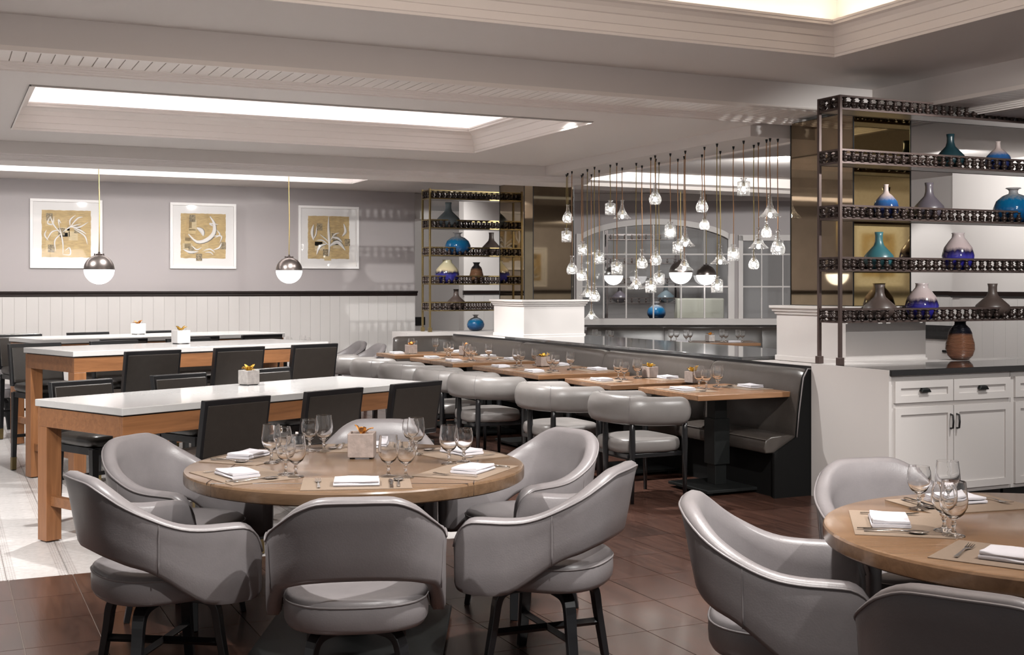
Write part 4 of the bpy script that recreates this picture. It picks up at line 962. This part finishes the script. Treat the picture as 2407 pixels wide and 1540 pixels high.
# ------------------------------------------------------------------ nook beyond the partition: facet wall, its arched mirror built as a see-through window
ZN = 19.0
def N(px, py, z=ZN): return ((px-CX)/FPX*z, EYE+(HY-py)*z/FPX)
hold = bpy.data.objects.new('wall_nook', None); COL.objects.link(hold); hold['kind'] = 'structure'
hold.location = (*G(0, ZN), 0); hold.rotation_euler = (0, 0, -YAW)          # local x along the wall, local -y towards the camera
LB = 1.07; a0, a1 = N(1366, 0)[0], N(1714, 0)[0]; b0, b1 = N(1738, 0)[0], N(1872, 0)[0]
def arch(l):
    m = (a0+a1)/2; w = (a1-a0)/2; u = (l-m)/w
    return 2.30+.42*math.sqrt(max(0, 1-u*u*.80))-.19
def opening(l):
    if a0 < l < a1: return (LB, arch(l))
    if b0 < l < b1: return (LB, 2.28)
xs = sorted(set([.6, 5.8, a0-1e-4, a0+1e-4, a1-1e-4, a1+1e-4, b0-1e-4, b0+1e-4, b1-1e-4, b1+1e-4]+[a0+(a1-a0)*k/24 for k in range(1, 24)]))
wl = MB()
for p, q in zip(xs, xs[1:]):
    o = opening((p+q)/2)
    if o:
        t0 = arch(p) if a0 < (p+q)/2 < a1 else o[1]; t1 = arch(q) if a0 < (p+q)/2 < a1 else o[1]
        for ya, yb in ((0, .15),):
            wl.box(p, q, 0, .15, 0, LB)
            wl.add([(p, 0, t0), (q, 0, t1), (q, .15, t1), (p, .15, t0), (p, 0, 3.03), (q, 0, 3.03), (q, .15, 3.03), (p, .15, 3.03)], [(3, 2, 1, 0), (4, 5, 6, 7), (0, 1, 5, 4), (2, 3, 7, 6)])
    else: wl.box(p, q, 0, .15, 0, 3.03)
wl.ob('wall_face', M_wall, hold)
def nb(name, par, m, x0, x1, y0, y1, z0, z1): return box(name, m, x0, x1, y0, y1, z0, z1, par)
win = bpy.data.objects.new('mirror_window_1', None); COL.objects.link(win); win['kind'] = 'structure'; win.location = hold.location; win.rotation_euler = hold.rotation_euler  # arched mirror, built as clear glazing
aw = .075
outer = [(a0-aw, LB)]+[(a0+(a1-a0)*k/28, arch(a0+(a1-a0)*k/28)) for k in range(29)]+[(a1+aw, LB)]
fa = MB()
for k in range(28):
    p = a0+(a1-a0)*k/28; q = a0+(a1-a0)*(k+1)/28
    fa.add([(p, -.04, arch(p)), (q, -.04, arch(q)), (q, -.04, arch(q)+.09), (p, -.04, arch(p)+.09), (p, .06, arch(p)), (q, .06, arch(q)), (q, .06, arch(q)+.09), (p, .06, arch(p)+.09)], [(0, 1, 2, 3), (4, 5, 6, 7), (0, 1, 5, 4), (2, 3, 7, 6)])
fa.ob('arched_head', M_white, win)
for x in (a0-aw, a1-.02): nb('jamb', win, M_white, x, x+aw+.02, -.04, .06, LB-.02, arch(a0)+.09)
for px in (1419, 1472, 1536, 1601, 1656):
    l = N(px, 0)[0]; nb('mullion', win, M_white, l-.011, l+.011, -.006, .02, LB, arch(l))
for py in (598, 674):
    z = N(0, py)[1]; nb('glazing_bar', win, M_white, a0, a1, -.008, .018, z-.011, z+.011)
nb('pane', win, M_pane, a0, a1, .006, .010, LB, 2.60)
win2 = bpy.data.objects.new('mirror_window_2', None); COL.objects.link(win2); win2['kind'] = 'structure'; win2.location = hold.location; win2.rotation_euler = hold.rotation_euler  # right-hand mirror, built as clear glazing too
for x in (b0-.02, b1-.05): nb('jamb', win2, M_white, x, x+.07, -.04, .06, LB-.02, 2.36)
nb('head', win2, M_white, b0-.02, b1+.02, -.04, .06, 2.28, 2.37)
for px in (1790, 1840):
    l = N(px, 0)[0]; nb('mullion', win2, M_white, l-.009, l+.009, -.006, .02, LB, 2.28)
for py in (598, 674):
    z = N(0, py)[1]; nb('glazing_bar', win2, M_white, b0, b1, -.008, .018, z-.011, z+.011)
nb('pane', win2, M_pane, b0, b1, .006, .010, LB, 2.28)
s_ = box('trim_22', M_white, .6, 5.8, -.09, -.001, .965, LB-.005, None, .006, hold.location, -YAW); st(s_)
s_ = box('trim_23', M_white, .6, 5.8, -.07, -.001, 2.90, 3.02, None, .01, hold.location, -YAW); st(s_)
# invented room behind the pane, standing in for the mirror's reflections
s_ = box('wall_rear', mat('dim_grey_paint', (.34, .32, .31), .6), -1, 9, 0, .1, 0, 3.02, None, 0, (*G(0, 25), 0), -YAW); st(s_)
rt = etagere('dark open shelf with galleries added for the reflection in the arched mirror', 0, 1.25, 0, .32, .0, 2.75, [1.28, 1.62, 1.98, 2.4], .08, .115, M_bronze, .016, False)
rt.location = (*G((1508-CX)/FPX*21.6, 21.6), 0); rt.rotation_euler = (0, 0, -YAW)
for nm, kd, gm, px, zz, H in (('plum slim necked vase added for the arched mirror reflection', 'slim', G_grey, 1457, 1.281, .30), ('pale grey green vase added for the arched mirror reflection', 'slim', G_blgrey, 1565, 1.281, .32), ('bright blue round vase added for the arched mirror reflection', 'round', G_turq, 1543, 1.0, .30)):
    z = 21.6 if zz > 1.1 else 21.0
    vase(nm, kd, gm, *G((px-CX)/FPX*z, z), zz, H)
s_ = tag(box('reflection_cabinet', mat('pale_green_paint', (.34, .33, .27), .6), 0, .82, 0, .4, 0, 1.36, None, .02, (*G((1592-CX)/FPX*21.2, 21.2), 0), -YAW), 'pale tall block added for the reflection at right in the arched mirror', 'cabinet')
s_ = tag(box('reflection_cabinet', M_dark, 0, 2.0, 0, .4, 0, .999, None, .02, (*G((1425-CX)/FPX*20.8, 20.8), 0), -YAW), 'long dark sideboard added below the reflected shelf of the arched mirror', 'cabinet')
# nook banquette and tables
x, y = G(N(1375, 0, 18.9)[0], 18.88)
banquette('taupe leather banquette below the arched mirror', [-4.2, -2.72, -1.22, -.02], -.55, .0, (x, y, 0), PI/2-YAW, False)
def ntable(label, l0, l1, z0, z1):
    lc, zc = (l0+l1)/2, (z0+z1)/2
    t = empty('dining_table', label, 'table', (*G(lc, zc), 0), -YAW, 'dining tables in the nook')
    box('tabletop', M_oakr, -(l1-l0)/2, (l1-l0)/2, -(z1-z0)/2, (z1-z0)/2, .728, .77, t, .005); pedestal(t, .77, 0, 0, .27)
ntable('dining table in the nook, left, partly behind the far plinth', 1.0, 1.62, 17.2, 17.9)
ntable('long dining table in the nook below the arched mirror', 2.05, 3.5, 17.1, 17.9)
def at17(px, z=17.5): return G((px-CX)/FPX*z, z)
for k, (px, z) in enumerate(((1399, 17.6), (1407, 17.4), (1430, 17.3), (1437, 17.6), (1577, 17.5), (1590, 17.6), (1613, 17.4), (1622, 17.6), (1697, 17.6), (1706, 17.5), (1735, 17.5), (1745, 17.6))):
    (GB, GS)[k % 2].put((*at17(px, z), .7705), 0, 'small water goblet, %s from the left on the nook tables' % ORD[k], 'goblets on the nook tables')
for px, w in ((1425, 'left nook table'), (1602, 'long nook table, left half'), (1725, 'long nook table, right half')):
    NP.put((*at17(px, 17.35), .7705), -YAW, 'folded white napkin on the '+w, 'napkins on the nook tables')
pot('small concrete pot with orange petals on the long nook table', M_conc, M_petal, *at17(1669), .7705, 0, .10, 15, 6)
